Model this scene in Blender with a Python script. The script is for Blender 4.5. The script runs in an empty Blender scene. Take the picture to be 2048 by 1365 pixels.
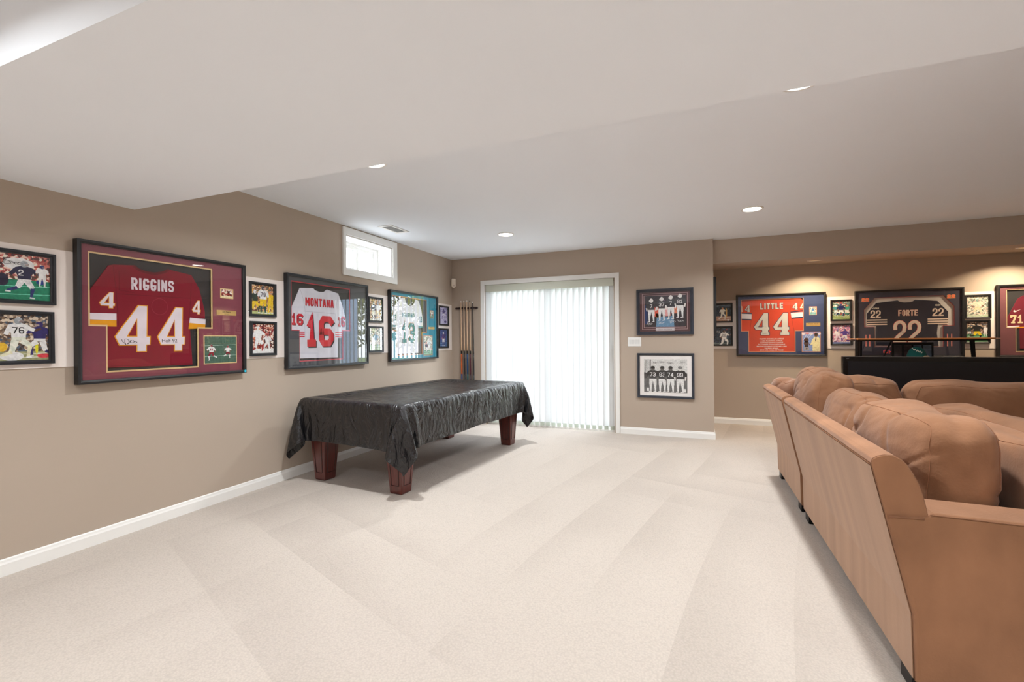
import bpy, math, random
import numpy as np
from mathutils import Vector, Matrix, noise
from mathutils.geometry import tessellate_polygon

SC = bpy.context.scene
COL = SC.collection
PI = math.pi
H, D, XR, AY, HY = 2.44, 6.065, 3.605, 7.274, 6.168   # ceiling, back wall, its right end, alcove wall, header face

# ------------------------------------------------------------------ camera
cd = bpy.data.cameras.new('camera'); cam = bpy.data.objects.new('camera', cd); COL.objects.link(cam)
cd.sensor_width = 36.0; cd.lens = 914.5 / 2048 * 36.0; cd.clip_start = .05
_y, _p, _r = (math.radians(a) for a in (21.826, -0.051, -0.442))
_fw = Vector((-math.sin(_y) * math.cos(_p), math.cos(_y) * math.cos(_p), math.sin(_p)))
_rt = Vector((math.cos(_y), math.sin(_y), 0)); _up = _rt.cross(_fw)
_r2 = _rt * math.cos(_r) + _up * math.sin(_r); _u2 = -_rt * math.sin(_r) + _up * math.cos(_r)
_m = Matrix((_r2, _u2, -_fw)).transposed().to_4x4(); _m.translation = (3.396, 0, 1.2205)
cam.matrix_world = _m
SC.camera = cam

# ------------------------------------------------------------------ look, world, lights
SC.view_settings.view_transform = 'Standard'; SC.view_settings.look = 'None'
SC.view_settings.gamma = 1.0; SC.view_settings.use_curve_mapping = False
SC.view_settings.exposure = 0.94
SC.cycles.use_denoising = True
SC.cycles.max_bounces = 10; SC.cycles.diffuse_bounces = 6; SC.cycles.transparent_max_bounces = 16
SC.cycles.sample_clamp_indirect = 8.0
W = bpy.data.worlds.new('world'); SC.world = W; W.use_nodes = True
W.node_tree.nodes['Background'].inputs[0].default_value = (.86, .93, 1, 1)
W.node_tree.nodes['Background'].inputs[1].default_value = 6.0
CAN_W = 15.0           # one recessed ceiling lamp
COVE_W = 10.0           # one lamp over the alcove wall

def area(name, loc, rot, sx, sy, power, color, shape='RECTANGLE', spread=PI, portal=False):
    l = bpy.data.lights.new(name, 'AREA'); l.shape = shape; l.size = sx
    if shape in ('RECTANGLE', 'ELLIPSE'): l.size_y = sy
    l.energy = power; l.color = color; l.spread = spread
    if portal: l.cycles.is_portal = True
    o = bpy.data.objects.new(name, l); COL.objects.link(o); o.location = loc; o.rotation_euler = rot
    return o
area('door_daylight_portal', (1.485, D + .16, 1.03), (-PI / 2, 0, 0), 1.9, 2.0, 1, (1, 1, 1), portal=True)
area('window_daylight_portal', (-.32, 4.2, 2.17), (0, -PI / 2, 0), .38, .82, 1, (1, 1, 1), portal=True)

# ------------------------------------------------------------------ materials
def lin(c):
    return tuple((v / 12.92 if v <= .04045 else ((v + .055) / 1.055) ** 2.4) for v in (x / 255 for x in c))
_mc = {}
def mat(name, rgb, rough=.6, metal=0, bump=None, var=None, sheen=0, spec=.5, coat=0, emit=0, coord='Object'):
    """rgb is sRGB 0-255; bump = (scale, strength, distance); var = (scale, amount, stretch)."""
    if name in _mc: return _mc[name]
    m = bpy.data.materials.new(name); m.use_nodes = True; nt = m.node_tree; b = nt.nodes['Principled BSDF']
    c = lin(rgb) + (1,)
    b.inputs['Base Color'].default_value = c; b.inputs['Roughness'].default_value = rough
    b.inputs['Metallic'].default_value = metal; b.inputs['Specular IOR Level'].default_value = spec
    if sheen: b.inputs['Sheen Weight'].default_value = sheen; b.inputs['Sheen Roughness'].default_value = .5
    if coat: b.inputs['Coat Weight'].default_value = coat; b.inputs['Coat Roughness'].default_value = .15
    if emit: b.inputs['Emission Color'].default_value = c; b.inputs['Emission Strength'].default_value = emit
    tc = nt.nodes.new('ShaderNodeTexCoord')
    if var:
        mp = nt.nodes.new('ShaderNodeMapping'); nt.links.new(tc.outputs[coord], mp.inputs[0])
        mp.inputs['Scale'].default_value = var[2] if len(var) > 2 else (1, 1, 1)
        n = nt.nodes.new('ShaderNodeTexNoise'); n.inputs['Scale'].default_value = var[0]; n.inputs['Detail'].default_value = 4
        nt.links.new(mp.outputs[0], n.inputs['Vector'])
        r = nt.nodes.new('ShaderNodeValToRGB'); a = var[1]
        r.color_ramp.elements[0].position = .3; r.color_ramp.elements[1].position = .7
        r.color_ramp.elements[0].color = tuple(max(0, v * (1 - a)) for v in c[:3]) + (1,)
        r.color_ramp.elements[1].color = tuple(min(1, v * (1 + a)) for v in c[:3]) + (1,)
        nt.links.new(n.outputs[0], r.inputs[0]); nt.links.new(r.outputs[0], b.inputs['Base Color'])
    if bump:
        n = nt.nodes.new('ShaderNodeTexNoise'); n.inputs['Scale'].default_value = bump[0]; n.inputs['Detail'].default_value = 6
        nt.links.new(tc.outputs[coord], n.inputs['Vector'])
        bp = nt.nodes.new('ShaderNodeBump'); bp.inputs['Strength'].default_value = bump[1]; bp.inputs['Distance'].default_value = bump[2]
        nt.links.new(n.outputs[0], bp.inputs['Height']); nt.links.new(bp.outputs[0], b.inputs['Normal'])
    _mc[name] = m
    return m
def flat(rgb, rough=.55):
    return mat('ink_%02x%02x%02x' % rgb, tuple(min(252, c * 1.12 + 4) for c in rgb), rough, spec=.3, var=(75, .22))

WALL = mat('tan_wall_paint', (183, 168, 153), .85, bump=(220, .08, .002), var=(1.2, .015), spec=.2)
CEIL = mat('ceiling_paint', (240, 244, 250), .9, bump=(180, .06, .002), var=(.8, .01), spec=.15)
TRIM = mat('white_trim_paint', (240, 239, 236), .4, bump=(90, .03, .001))
BAND = mat('pale_band_paint', (238, 228, 222), .8, bump=(200, .05, .001), spec=.2)
BLACK = mat('black_frame_lacquer', (24, 23, 25), .48, bump=(150, .04, .001), var=(20, .15))
DARKF = mat('charcoal_frame_wood', (30, 32, 38), .42, bump=(120, .06, .001), var=(18, .2))
WHITE = mat('white_plastic', (240, 240, 238), .35, var=(30, .01))
CHERRY = mat('cherry_wood', (92, 40, 34), .28, bump=(60, .03, .001), var=(14, .28, (6, 6, .5)), coat=.3)
CHERRY_D = mat('cherry_wood_groove', (38, 16, 15), .4, var=(14, .2))
BRASS = mat('engraved_gold_plate', (214, 180, 112), .35, metal=.4, var=(40, .08))
SUEDE = mat('brown_suede', (150, 108, 80), .95, bump=(90, .3, .004), var=(4.5, .2, (1, 1, .6)), sheen=.12, spec=.1)
SUEDE_D = mat('brown_suede_seam', (136, 97, 74), .95, var=(20, .1), spec=.1)
SUEDE_S = mat('light_brown_thread', (160, 112, 84), .9, var=(20, .1), spec=.1)
PANELM = mat('brown_suede_lit_panel', (177, 140, 113), .95, bump=(90, .2, .003), var=(4.0, .13, (1, 2.2, .10)), sheen=.25, spec=.1)  # lighter copy of the suede: the back's stronger light put into the colour
STEEL = mat('black_steel', (22, 22, 24), .4, metal=.6, var=(20, .1))

def carpet_mat():
    m = bpy.data.materials.new('looped_beige_carpet'); m.use_nodes = True; nt = m.node_tree; b = nt.nodes['Principled BSDF']
    b.inputs['Roughness'].default_value = .95; b.inputs['Specular IOR Level'].default_value = .1
    b.inputs['Sheen Weight'].default_value = .15
    N = nt.nodes.new; L = nt.links.new
    tc = N('ShaderNodeTexCoord')
    def noise_(scale, stretch, rot, lo, hi):
        mp = N('ShaderNodeMapping'); mp.inputs['Scale'].default_value = stretch; mp.inputs['Rotation'].default_value = (0, 0, rot)
        L(tc.outputs['Object'], mp.inputs[0]); n = N('ShaderNodeTexNoise'); n.inputs['Scale'].default_value = scale; n.inputs['Detail'].default_value = 1.0
        L(mp.outputs[0], n.inputs['Vector'])
        r = N('ShaderNodeMapRange'); r.inputs[1].default_value = lo; r.inputs[2].default_value = hi
        L(n.outputs[0], r.inputs[0]); return r.outputs[0]
    # vacuum strokes: saw-edged bands, each stroke fading along its length
    def strokes(rot, scale, wob):
        mp = N('ShaderNodeMapping'); mp.inputs['Rotation'].default_value = (0, 0, rot); L(tc.outputs['Object'], mp.inputs[0])
        w = N('ShaderNodeTexWave'); w.wave_profile = 'SAW'; w.bands_direction = 'X'
        w.inputs['Scale'].default_value = scale; w.inputs['Distortion'].default_value = wob; w.inputs['Detail'].default_value = 0; w.inputs['Detail Scale'].default_value = .35
        L(mp.outputs[0], w.inputs['Vector']); return w.outputs['Fac']
    a = strokes(math.radians(10), .75, 2.2); c2 = strokes(math.radians(-72), .7, 2.5)
    mask = noise_(.45, (1, 1, 1), .3, .44, .56)
    mx = N('ShaderNodeMix'); mx.data_type = 'FLOAT'; L(mask, mx.inputs[0]); L(a, mx.inputs[2]); L(c2, mx.inputs[3])
    big = noise_(.8, (1, 1, 1), 0, .3, .7)
    ad = N('ShaderNodeMath'); ad.operation = 'ADD'; L(mx.outputs[0], ad.inputs[0]); L(big, ad.inputs[1])
    cr = N('ShaderNodeValToRGB'); cr.color_ramp.elements[0].position = .2; cr.color_ramp.elements[1].position = 1.6 / 1.6
    cr.color_ramp.elements[0].color = lin((186, 175, 165)) + (1,); cr.color_ramp.elements[1].color = lin((196, 185, 175)) + (1,)
    L(ad.outputs[0], cr.inputs[0])
    v = N('ShaderNodeTexVoronoi'); v.inputs['Scale'].default_value = 115; L(tc.outputs['Object'], v.inputs['Vector'])
    vr = N('ShaderNodeMapRange'); vr.inputs[1].default_value = .0; vr.inputs[2].default_value = .9; vr.inputs[3].default_value = 1.03; vr.inputs[4].default_value = .86
    L(v.outputs['Distance'], vr.inputs[0])
    mm = N('ShaderNodeMix'); mm.data_type = 'RGBA'; mm.blend_type = 'MULTIPLY'; mm.inputs[0].default_value = 1
    L(cr.outputs[0], mm.inputs[6]); L(vr.outputs[0], mm.inputs[7]); L(mm.outputs[2], b.inputs['Base Color'])
    bp = N('ShaderNodeBump'); bp.inputs['Strength'].default_value = .5; bp.inputs['Distance'].default_value = .004; bp.invert = True
    L(v.outputs['Distance'], bp.inputs['Height']); L(bp.outputs[0], b.inputs['Normal'])
    return m
CARPET = carpet_mat()

def glass_mat(name, gain):
    m = bpy.data.materials.new(name); m.use_nodes = True; nt = m.node_tree; nt.nodes.clear(); N = nt.nodes.new; L = nt.links.new
    o = N('ShaderNodeOutputMaterial'); t = N('ShaderNodeBsdfTransparent'); g = N('ShaderNodeBsdfGlossy'); g.inputs['Roughness'].default_value = .004
    f = N('ShaderNodeFresnel'); f.inputs['IOR'].default_value = 1.5
    k = N('ShaderNodeMath'); k.operation = 'MULTIPLY'; k.inputs[1].default_value = gain; k.use_clamp = True
    L(f.outputs[0], k.inputs[0]); k0 = k; k = N('ShaderNodeMath'); k.operation = 'MINIMUM'; k.inputs[1].default_value = .19; L(k0.outputs[0], k.inputs[0]); x = N('ShaderNodeMixShader'); L(k.outputs[0], x.inputs[0]); L(t.outputs[0], x.inputs[1]); L(g.outputs[0], x.inputs[2]); L(x.outputs[0], o.inputs[0])
    return m
GLASS = glass_mat('picture_glass', 2.1)
PANE = glass_mat('window_glass', 1.7)

def slat_mat():
    m = bpy.data.materials.new('translucent_blind_vinyl'); m.use_nodes = True; nt = m.node_tree; nt.nodes.clear(); N = nt.nodes.new; L = nt.links.new
    o = N('ShaderNodeOutputMaterial'); d = N('ShaderNodeBsdfDiffuse'); d.inputs[0].default_value = (.66, .67, .67, 1)
    t = N('ShaderNodeBsdfTranslucent'); t.inputs[0].default_value = (.9, .92, .92, 1)
    tc = N('ShaderNodeTexCoord'); n = N('ShaderNodeTexNoise'); n.inputs['Scale'].default_value = 40; L(tc.outputs['Object'], n.inputs[0])
    r = N('ShaderNodeMapRange'); r.inputs[3].default_value = .10; r.inputs[4].default_value = .115; L(n.outputs[0], r.inputs[0])
    x = N('ShaderNodeMixShader'); L(r.outputs[0], x.inputs[0]); L(d.outputs[0], x.inputs[1]); L(t.outputs[0], x.inputs[2]); L(x.outputs[0], o.inputs[0])
    return m
SLAT = slat_mat()

def crowd_mat(name, cols, scale=90.0):
    """out-of-focus spectators: voronoi cells coloured from a ramp"""
    m = bpy.data.materials.new(name); m.use_nodes = True; nt = m.node_tree; b = nt.nodes['Principled BSDF']; N = nt.nodes.new; L = nt.links.new
    b.inputs['Roughness'].default_value = .4; b.inputs['Specular IOR Level'].default_value = .2
    tc = N('ShaderNodeTexCoord'); v = N('ShaderNodeTexVoronoi'); v.inputs['Scale'].default_value = scale; L(tc.outputs['Object'], v.inputs['Vector'])
    s = N('ShaderNodeSeparateColor'); L(v.outputs['Color'], s.inputs[0])
    r = N('ShaderNodeValToRGB'); r.color_ramp.interpolation = 'CONSTANT'
    cols = [tuple(min(250, q * 1.15) for q in c) for c in cols]
    el = r.color_ramp.elements; el[0].color = lin(cols[0]) + (1,); el[0].position = 0
    el[1].color = lin(cols[1]) + (1,); el[1].position = 1 / len(cols)
    for i, c in enumerate(cols[2:], 2):
        e = el.new(i / len(cols)); e.color = lin(c) + (1,)
    L(s.outputs[0], r.inputs[0]); L(r.outputs[0], b.inputs['Base Color'])
    return m

# ------------------------------------------------------------------ mesh helpers
class MB:
    def __init__(s): s.v = []; s.f = []; s.m = []; s.mats = []
    def mi(s, m):
        if m is None: m = WHITE
        if m not in s.mats: s.mats.append(m)
        return s.mats.index(m)
    def add(s, vs, fs, m=None):
        k = len(s.v); s.v += [tuple(p) for p in vs]; i = s.mi(m)
        for f in fs: s.f.append([k + a for a in f]); s.m.append(i)
    def box(s, x0, y0, z0, x1, y1, z1, m=None):
        s.add([(x0, y0, z0), (x1, y0, z0), (x1, y1, z0), (x0, y1, z0), (x0, y0, z1), (x1, y0, z1), (x1, y1, z1), (x0, y1, z1)],
              [(0, 3, 2, 1), (4, 5, 6, 7), (0, 1, 5, 4), (1, 2, 6, 5), (2, 3, 7, 6), (3, 0, 4, 7)], m)
    def prism(s, poly, lo, hi, axis='y', m=None, holes=()):
        """extrude a 2D outline; axis y: points are (x, z), from y=lo to y=hi"""
        loops = [[Vector((a, b, 0)) for a, b in l] for l in [poly] + list(holes)]
        def P(p, t):
            return {'y': (p[0], t, p[1]), 'x': (t, p[0], p[1]), 'z': (p[0], p[1], t)}[axis]
        flatp = [p for l in loops for p in l]; n = len(flatp); tri = tessellate_polygon(loops)
        vs = [P(p, lo) for p in flatp] + [P(p, hi) for p in flatp]
        fs = [tuple(t) for t in tri] + [tuple(a + n for a in reversed(t)) for t in tri]
        k = 0
        for l in loops:
            c = len(l)
            for i in range(c): fs.append((k + i, k + (i + 1) % c, n + k + (i + 1) % c, n + k + i))
            k += c
        s.add(vs, fs, m)
    def tube(s, pts, r, m=None, n=8, cap=True):
        pts = [Vector(p) for p in pts]; rs = r if isinstance(r, (list, tuple)) else [r] * len(pts)
        vs = []; fs = []; up = Vector((.13, .21, 1)).normalized()
        for i, p in enumerate(pts):
            t = (pts[min(i + 1, len(pts) - 1)] - pts[max(i - 1, 0)]).normalized()
            a = t.cross(up)
            if a.length < .05: a = t.cross(Vector((1, 0, 0)))
            a.normalize(); b = t.cross(a)
            for j in range(n):
                q = 2 * PI * j / n; vs.append(p + (a * math.cos(q) + b * math.sin(q)) * rs[i])
        for i in range(len(pts) - 1):
            for j in range(n): fs.append((i * n + j, i * n + (j + 1) % n, (i + 1) * n + (j + 1) % n, (i + 1) * n + j))
        if cap: fs.append(tuple(range(n - 1, -1, -1))); fs.append(tuple((len(pts) - 1) * n + j for j in range(n)))
        s.add(vs, fs, m)
    def lathe(s, prof, c, m=None, n=24):
        vs = []; fs = []
        for r, z in prof:
            for j in range(n): q = 2 * PI * j / n; vs.append((c[0] + r * math.cos(q), c[1] + r * math.sin(q), c[2] + z))
        for i in range(len(prof) - 1):
            for j in range(n): fs.append((i * n + j, i * n + (j + 1) % n, (i + 1) * n + (j + 1) % n, (i + 1) * n + j))
        fs.append(tuple(range(n - 1, -1, -1))); fs.append(tuple((len(prof) - 1) * n + j for j in range(n)))
        s.add(vs, fs, m)
    def build(s, name, m=None, parent=None, smooth=False, bevel=0, seg=2, subs=0, flip=True):
        me = bpy.data.meshes.new(name); me.from_pydata(s.v, [], s.f)
        for q in (s.mats or [WHITE]): me.materials.append(m if (m is not None and (q is WHITE and s.mats == [WHITE])) else q)
        for p, i in zip(me.polygons, s.m): p.material_index = i; p.use_smooth = smooth
        import bmesh
        bm = bmesh.new(); bm.from_mesh(me); flip and bmesh.ops.recalc_face_normals(bm, faces=bm.faces); bm.to_mesh(me); bm.free()
        o = bpy.data.objects.new(name, me); COL.objects.link(o)
        if parent is not None: o.parent = parent
        if bevel:
            b = o.modifiers.new('bevel', 'BEVEL'); b.width = bevel; b.segments = seg; b.limit_method = 'ANGLE'; b.angle_limit = math.radians(35)
        if subs:
            b = o.modifiers.new('sub', 'SUBSURF'); b.levels = subs; b.render_levels = subs
        return o
def tag(o, label=None, cat=None, group=None, kind=None):
    if label: o['label'] = label
    if cat: o['category'] = cat
    if group: o['group'] = group
    if kind: o['kind'] = kind
    return o
def empty(name, label, cat, loc=(0, 0, 0), rz=0, group=None):
    o = bpy.data.objects.new(name, None); COL.objects.link(o); o.location = loc; o.rotation_euler = (0, 0, rz); o.empty_display_size = .1
    return tag(o, label, cat, group)
def struct(name, mb, m=None, parent=None, bevel=0, label=None):
    o = mb.build(name, m, parent, bevel=bevel)
    if parent is None: o['kind'] = 'structure'
    if label: o['label'] = label
    return o
def B(*a, m=None):
    b = MB(); b.box(*a, m=m); return b
def smooth_by_angle(o):
    for p in o.data.polygons: p.use_smooth = True

# ------------------------------------------------------------------ room shell
XW, YB = 8.4, -4.2      # far right wall, wall behind the viewer
DX0, DX1, DZ = .555, 2.412, 2.035      # door opening
WY0, WY1, WZ0, WZ1 = 3.80, 4.60, 1.985, 2.35  # basement window opening
struct('floor', B(0, YB, -.1, XW, AY, 0), CARPET)
b = MB(); b.box(0, YB, H, XW, D, H + .1); b.box(XR, D, H, XW, HY + .25, H + .1)
struct('ceiling', b, CEIL)
struct('ceiling_soffit', B(0, .739, 2.095, XW, 1.86, H), CEIL, label='lowered white ceiling beam across the room')
# left wall with the basement window hole
b = MB(); b.prism([(YB, 0), (D, 0), (D, H), (YB, H)], -.275, 0, 'x', holes=[[(WY0, WZ0), (WY1, WZ0), (WY1, WZ1), (WY0, WZ1)]])
struct('wall_left', b, WALL)
b = MB(); b.prism([(-.4, 0), (DX0, 0), (DX0, DZ), (DX1, DZ), (DX1, 0), (XR, 0), (XR, H), (-.4, H)], D, D + .12, 'y')
struct('wall_back', b, WALL)
b = MB(); b.box(XR - .1, D + .12, 0, XR, AY, H)
struct('wall_return', b, WALL, label='short side wall of the alcove')
struct('wall_alcove', B(XR - .1, AY, 0, XW, AY + .12, H), WALL, label='wall of the alcove behind the television')
struct('wall_header', B(XR, HY, 2.148, XW, HY + .23, H), WALL, label='tan header over the alcove opening')
struct('ceiling_alcove', B(XR, HY + .23, 2.223, XW, AY, 2.3), WALL, label='low tan ceiling inside the alcove')
struct('wall_right', B(XW, YB, 0, XW + .12, AY + .12, H), WALL)
struct('wall_rear', B(-.4, YB - .12, 0, XW + .12, YB, H), WALL)

def baseboard(name, p0, p1, nrm):
    b = MB(); d = Vector((p1[0] - p0[0], p1[1] - p0[1], 0)); n = Vector(nrm)
    prof = [(0, 0), (.015, 0), (.015, .062), (.011, .072), (.009, .083), (.004, .088), (0, .088)]
    vs = []
    for p in (p0, p1):
        for q, z in prof: vs.append((p[0] + n.x * q, p[1] + n.y * q, z))
    k = len(prof); fs = [(i, (i + 1) % k, k + (i + 1) % k, k + i) for i in range(k)] + [tuple(range(k)), tuple(range(2 * k - 1, k - 1, -1))]
    b.add(vs, fs); struct(name, b, TRIM)
baseboard('baseboard_left', (0, YB), (0, D), (1, 0, 0))
baseboard('baseboard_back', (2.485, D), (XR + .012, D), (0, -1, 0))
baseboard('baseboard_back_left', (0, D), (.485, D), (0, -1, 0))
baseboard('baseboard_return', (XR, D - .012), (XR, AY), (1, 0, 0))
baseboard('baseboard_alcove', (XR, AY), (XW, AY), (0, -1, 0))
# the pale painted bands the pictures hang on
struct('trim_1', B(0, YB, 1.088, .006, 6.035, 1.762), BAND, label='pale band along the left wall')
struct('trim_2', B(XR, AY - .006, 1.082, XW, AY, 1.772), BAND, label='pale band along the alcove wall')

# door casing and sliding door
b = MB(); x0, x1, zt = .481, 2.481, 2.099
b.prism([(x0, 0), (x0, zt), (x1, zt), (x1, 0), (DX1 + .012, 0), (DX1 + .012, DZ - .0), (DX0 - .012, DZ - .0), (DX0 - .012, 0)], D - .018, D, 'y')
struct('trim_3', b, TRIM, bevel=.004, label='white casing around the sliding door')
dr = bpy.data.objects.new('door_1', None); COL.objects.link(dr); dr.location = (DX0, D, 0)
tag(dr, 'white sliding glass door behind the vertical blinds', None, kind='structure')
w = DX1 - DX0
b = MB(); b.prism([(0, 0), (w, 0), (w, DZ), (0, DZ)], .05, .12, 'y', holes=[[(.03, .025), (w - .03, .025), (w - .03, DZ - .03), (.03, DZ - .03)]])
b.build('door_frame', TRIM, dr)
for k, (a, c, y0) in enumerate(((.03, w / 2 + .03, .06), (w / 2 - .03, w - .03, .09))):
    b = MB(); b.prism([(a, .025), (c, .025), (c, DZ - .03), (a, DZ - .03)], y0, y0 + .025, 'y', holes=[[(a + .055, .09), (c - .055, .09), (c - .055, DZ - .09), (a + .055, DZ - .09)]])
    s_ = b.build('sliding_sash', TRIM, dr)
    b = MB(); b.add([(a + .055, y0 + .012, .09), (c - .055, y0 + .012, .09), (c - .055, y0 + .012, DZ - .09), (a + .055, y0 + .012, DZ - .09)], [(0, 1, 2, 3)])
    b.build('door_glass', PANE, s_, flip=False)
b = MB(); b.box(w - .07, .035, .93, w - .05, .06, 1.13); b.build('door_handle', WHITE, dr, bevel=.005)

# vertical blind, hung in the door opening
bl = empty('vertical_blind', 'white vertical blind with pale green valance drawn across the sliding door', 'blind', (DX0, D, 0))
VAL = mat('pale_sage_valance', (203, 206, 192), .6, var=(10, .02))
b = MB(); b.box(.004, -.012, 1.932, w - .004, .0, DZ - .004); b.box(.004, 0, 2.0, w - .004, .045, DZ - .004); b.build('valance', VAL, bl, bevel=.002)
SLATW = mat('grey_green_slat_weight', (196, 204, 192), .5, var=(30, .03))
ang = math.atan2(.626, .78)
for i in range(23):
    cx = .036 + i * (w - .072) / 22
    b = MB(); vs = []; fs = []; n = 6
    for z in (.075, 1.99):
        for j in range(n + 1):
            t = -1 + 2 * j / n; lx = t * .0455; ly = .006 * (1 - t * t)
            vs.append((cx + lx * math.cos(ang) - ly * math.sin(ang), .03 + (lx * math.sin(ang) + ly * math.cos(ang)), z))
    for j in range(n): fs.append((j, j + 1, n + 2 + j, n + 1 + j))
    b.add(vs, fs); sl = b.build('blind_slat', SLAT, bl, smooth=True)
    b = MB(); dx, dy = .030 * math.cos(ang), .030 * math.sin(ang)
    b.prism([(cx - dx, .028 - dy), (cx + dx, .028 + dy), (cx + dx, .034 + dy), (cx - dx, .034 - dy)], .028, .078, 'z'); b.build('slat_weight', SLATW, sl)

# basement window
wn = bpy.data.objects.new('window_1', None); COL.objects.link(wn); wn.location = (0, WY0, WZ0)
tag(wn, 'small white sliding basement window high in the left wall', None, kind='structure')
ww, wh = WY1 - WY0, WZ1 - WZ0
b = MB(); b.prism([(-.047, -.065), (ww + .08, -.065), (ww + .08, wh + .075), (-.047, wh + .075)], 0, .018, 'x', holes=[[(0, 0), (ww, 0), (ww, wh), (0, wh)]])
b.build('window_casing', TRIM, wn, bevel=.003)
b = MB(); b.prism([(.002, .002), (ww - .002, .002), (ww - .002, wh - .002), (.002, wh - .002)], -.27, -.001, 'x', holes=[[(.014, .014), (ww - .014, .014), (ww - .014, wh - .014), (.014, wh - .014)]])
b.build('window_jamb', TRIM, wn)
b = MB(); b.prism([(.014, .014), (ww - .014, .014), (ww - .014, wh - .014), (.014, wh - .014)], -.26, -.2, 'x', holes=[[(.05, .035), (ww - .05, .035), (ww - .05, wh - .045), (.05, wh - .045)]])
b.build('window_frame', WHITE, wn)
for a, c, xx in ((.045, .45, -.22), (.36, ww - .045, -.24)):
    b = MB(); b.prism([(a, .03), (c, .03), (c, wh - .035), (a, wh - .035)], xx - .01, xx + .01, 'x', holes=[[(a + .04, .07), (c - .04, .07), (c - .04, wh - .08), (a + .04, wh - .08)]])
    s_ = b.build('window_sash', WHITE, wn)
    b = MB(); b.add([(xx, a + .04, .07), (xx, c - .04, .07), (xx, c - .04, wh - .08), (xx, a + .04, wh - .08)], [(0, 1, 2, 3)]); b.build('window_pane', PANE, s_, flip=False)
b = MB(); b.box(-.212, .385, .14, -.2, .402, .2); b.build('window_latch', WHITE, wn, bevel=.003)

# ------------------------------------------------------------------ outside, seen only through the glass and in the picture glass
PATIO = mat('patio_concrete', (176, 172, 165), .9, bump=(30, .2, .005), var=(3, .08))
LAWN = mat('lawn_green', (112, 128, 66), .95, bump=(60, .5, .01), var=(2.5, .3))
struct('ground_patio', B(-3, D + .12, -.12, XR - .1, 9.6, -.05), PATIO)
struct('ground_lawn', B(-12, 9.6, -.14, 22, 30, -.06), LAWN)
def brick_mat():
    m = bpy.data.materials.new('blue_grey_painted_block'); m.use_nodes = True; nt = m.node_tree; bb = nt.nodes['Principled BSDF']; N = nt.nodes.new; L = nt.links.new
    tc = N('ShaderNodeTexCoord'); mp = N('ShaderNodeMapping'); mp.inputs['Rotation'].default_value = (0, PI / 2, PI / 2); L(tc.outputs['Object'], mp.inputs[0])
    br = N('ShaderNodeTexBrick'); br.inputs['Scale'].default_value = 4.0; br.inputs['Color1'].default_value = lin((150, 166, 190)) + (1,)
    br.inputs['Color2'].default_value = lin((160, 176, 198)) + (1,); br.inputs['Mortar'].default_value = lin((104, 116, 140)) + (1,); br.inputs['Mortar Size'].default_value = .012
    L(mp.outputs[0], br.inputs['Vector']); L(br.outputs[0], bb.inputs['Base Color']); bb.inputs['Roughness'].default_value = .8
    return m
struct('wall_exterior', B(XR - .2, D + .12, -.1, XR - .1, 7.85, 3.2), brick_mat(), label='grey blue block wall outside the sliding door')
LEAF1 = mat('yellow_green_leaves', (150, 150, 70), .8, var=(6, .4), bump=(30, .6, .03))
BARK = mat('grey_bark', (96, 86, 76), .9, var=(8, .2), bump=(20, .5, .02))
random.seed(5)
def tree(x, y, h, r, label):
    t = empty('leafy_tree', label, 'tree', (x, y, -.06), group='trees beyond the patio')
    b = MB(); b.tube([(0, 0, 0), (.05, .02, h * .4), (0, .05, h * .75)], [.14, .1, .05], n=8); b.build('trunk', BARK, t, smooth=True)
    b = MB()
    for k in range(1500):
        d = Vector((random.gauss(0, 1), random.gauss(0, 1), random.gauss(0, 1))).normalized() * r * random.random() ** .4
        c = Vector((0, 0, h * .72)) + Vector((d.x, d.y, d.z * 1.15)); q = .05 + .07 * random.random()
        a = Vector((random.uniform(-1, 1), random.uniform(-1, 1), random.uniform(-1, 1))).normalized(); e = a.cross(Vector((.3, .5, .8))).normalized()
        b.add([c - a * q, c + e * q * .5, c + a * q, c - e * q * .5], [(0, 1, 2, 3)])
    b.build('foliage', LEAF1, t)
tree(4.6, 12.2, 3.0, 1.15, 'yellow green tree beyond the patio, mirrored in the picture glass')
tree(7.2, 11.9, 3.4, 1.25, 'leafy tree in the middle of the three on the lawn')
tree(9.9, 12.6, 3.4, 1.25, 'leafy tree farthest right on the lawn')

# ------------------------------------------------------------------ ceiling fixtures
LAMP = mat('lamp_lens_glow', (255, 247, 235), .5, emit=9.0)
LAMPW = mat('alcove_lamp_glow', (255, 222, 170), .5, emit=.12)
_can_mesh = {}
def can(x, y, z, label, warm=False, name='recessed_light', seen=True):
    r = .078
    t = empty(name, label, 'ceiling light', (x, y, z), group='recessed lights in the alcove ceiling' if warm else 'recessed ceiling lights')
    if 'ring' not in _can_mesh:
        b = MB(); n = 32; prof = [(.097, 0), (.095, -.006), (.078, -.008), (r + .002, -.002), (r, .0)]
        vs = []; fs = []
        for q, zz in prof:
            for j in range(n): a = 2 * PI * j / n; vs.append((q * math.cos(a), q * math.sin(a), zz))
        for i in range(len(prof) - 1):
            for j in range(n): fs.append((i * n + j, i * n + (j + 1) % n, (i + 1) * n + (j + 1) % n, (i + 1) * n + j))
        b.add(vs, fs); o = b.build('trim_ring', TRIM, t, smooth=True); _can_mesh['ring'] = o.data
    else:
        o = bpy.data.objects.new('trim_ring', _can_mesh['ring']); COL.objects.link(o); o.parent = t
    b = MB(); n = 32; b.add([(r * math.cos(2 * PI * j / n), r * math.sin(2 * PI * j / n), -.0025) for j in range(n)], [tuple(range(n))])
    b.build('lens', LAMPW if warm else LAMP, t)
    a = area('lamp_bulb', (0, 0, -.012), (0, 0, 0), .12, 0, COVE_W if warm else CAN_W, (1, .80, .56) if warm else (.94, .98, 1), 'DISK', spread=math.radians(140 if warm else 150)); a.parent = t
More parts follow.
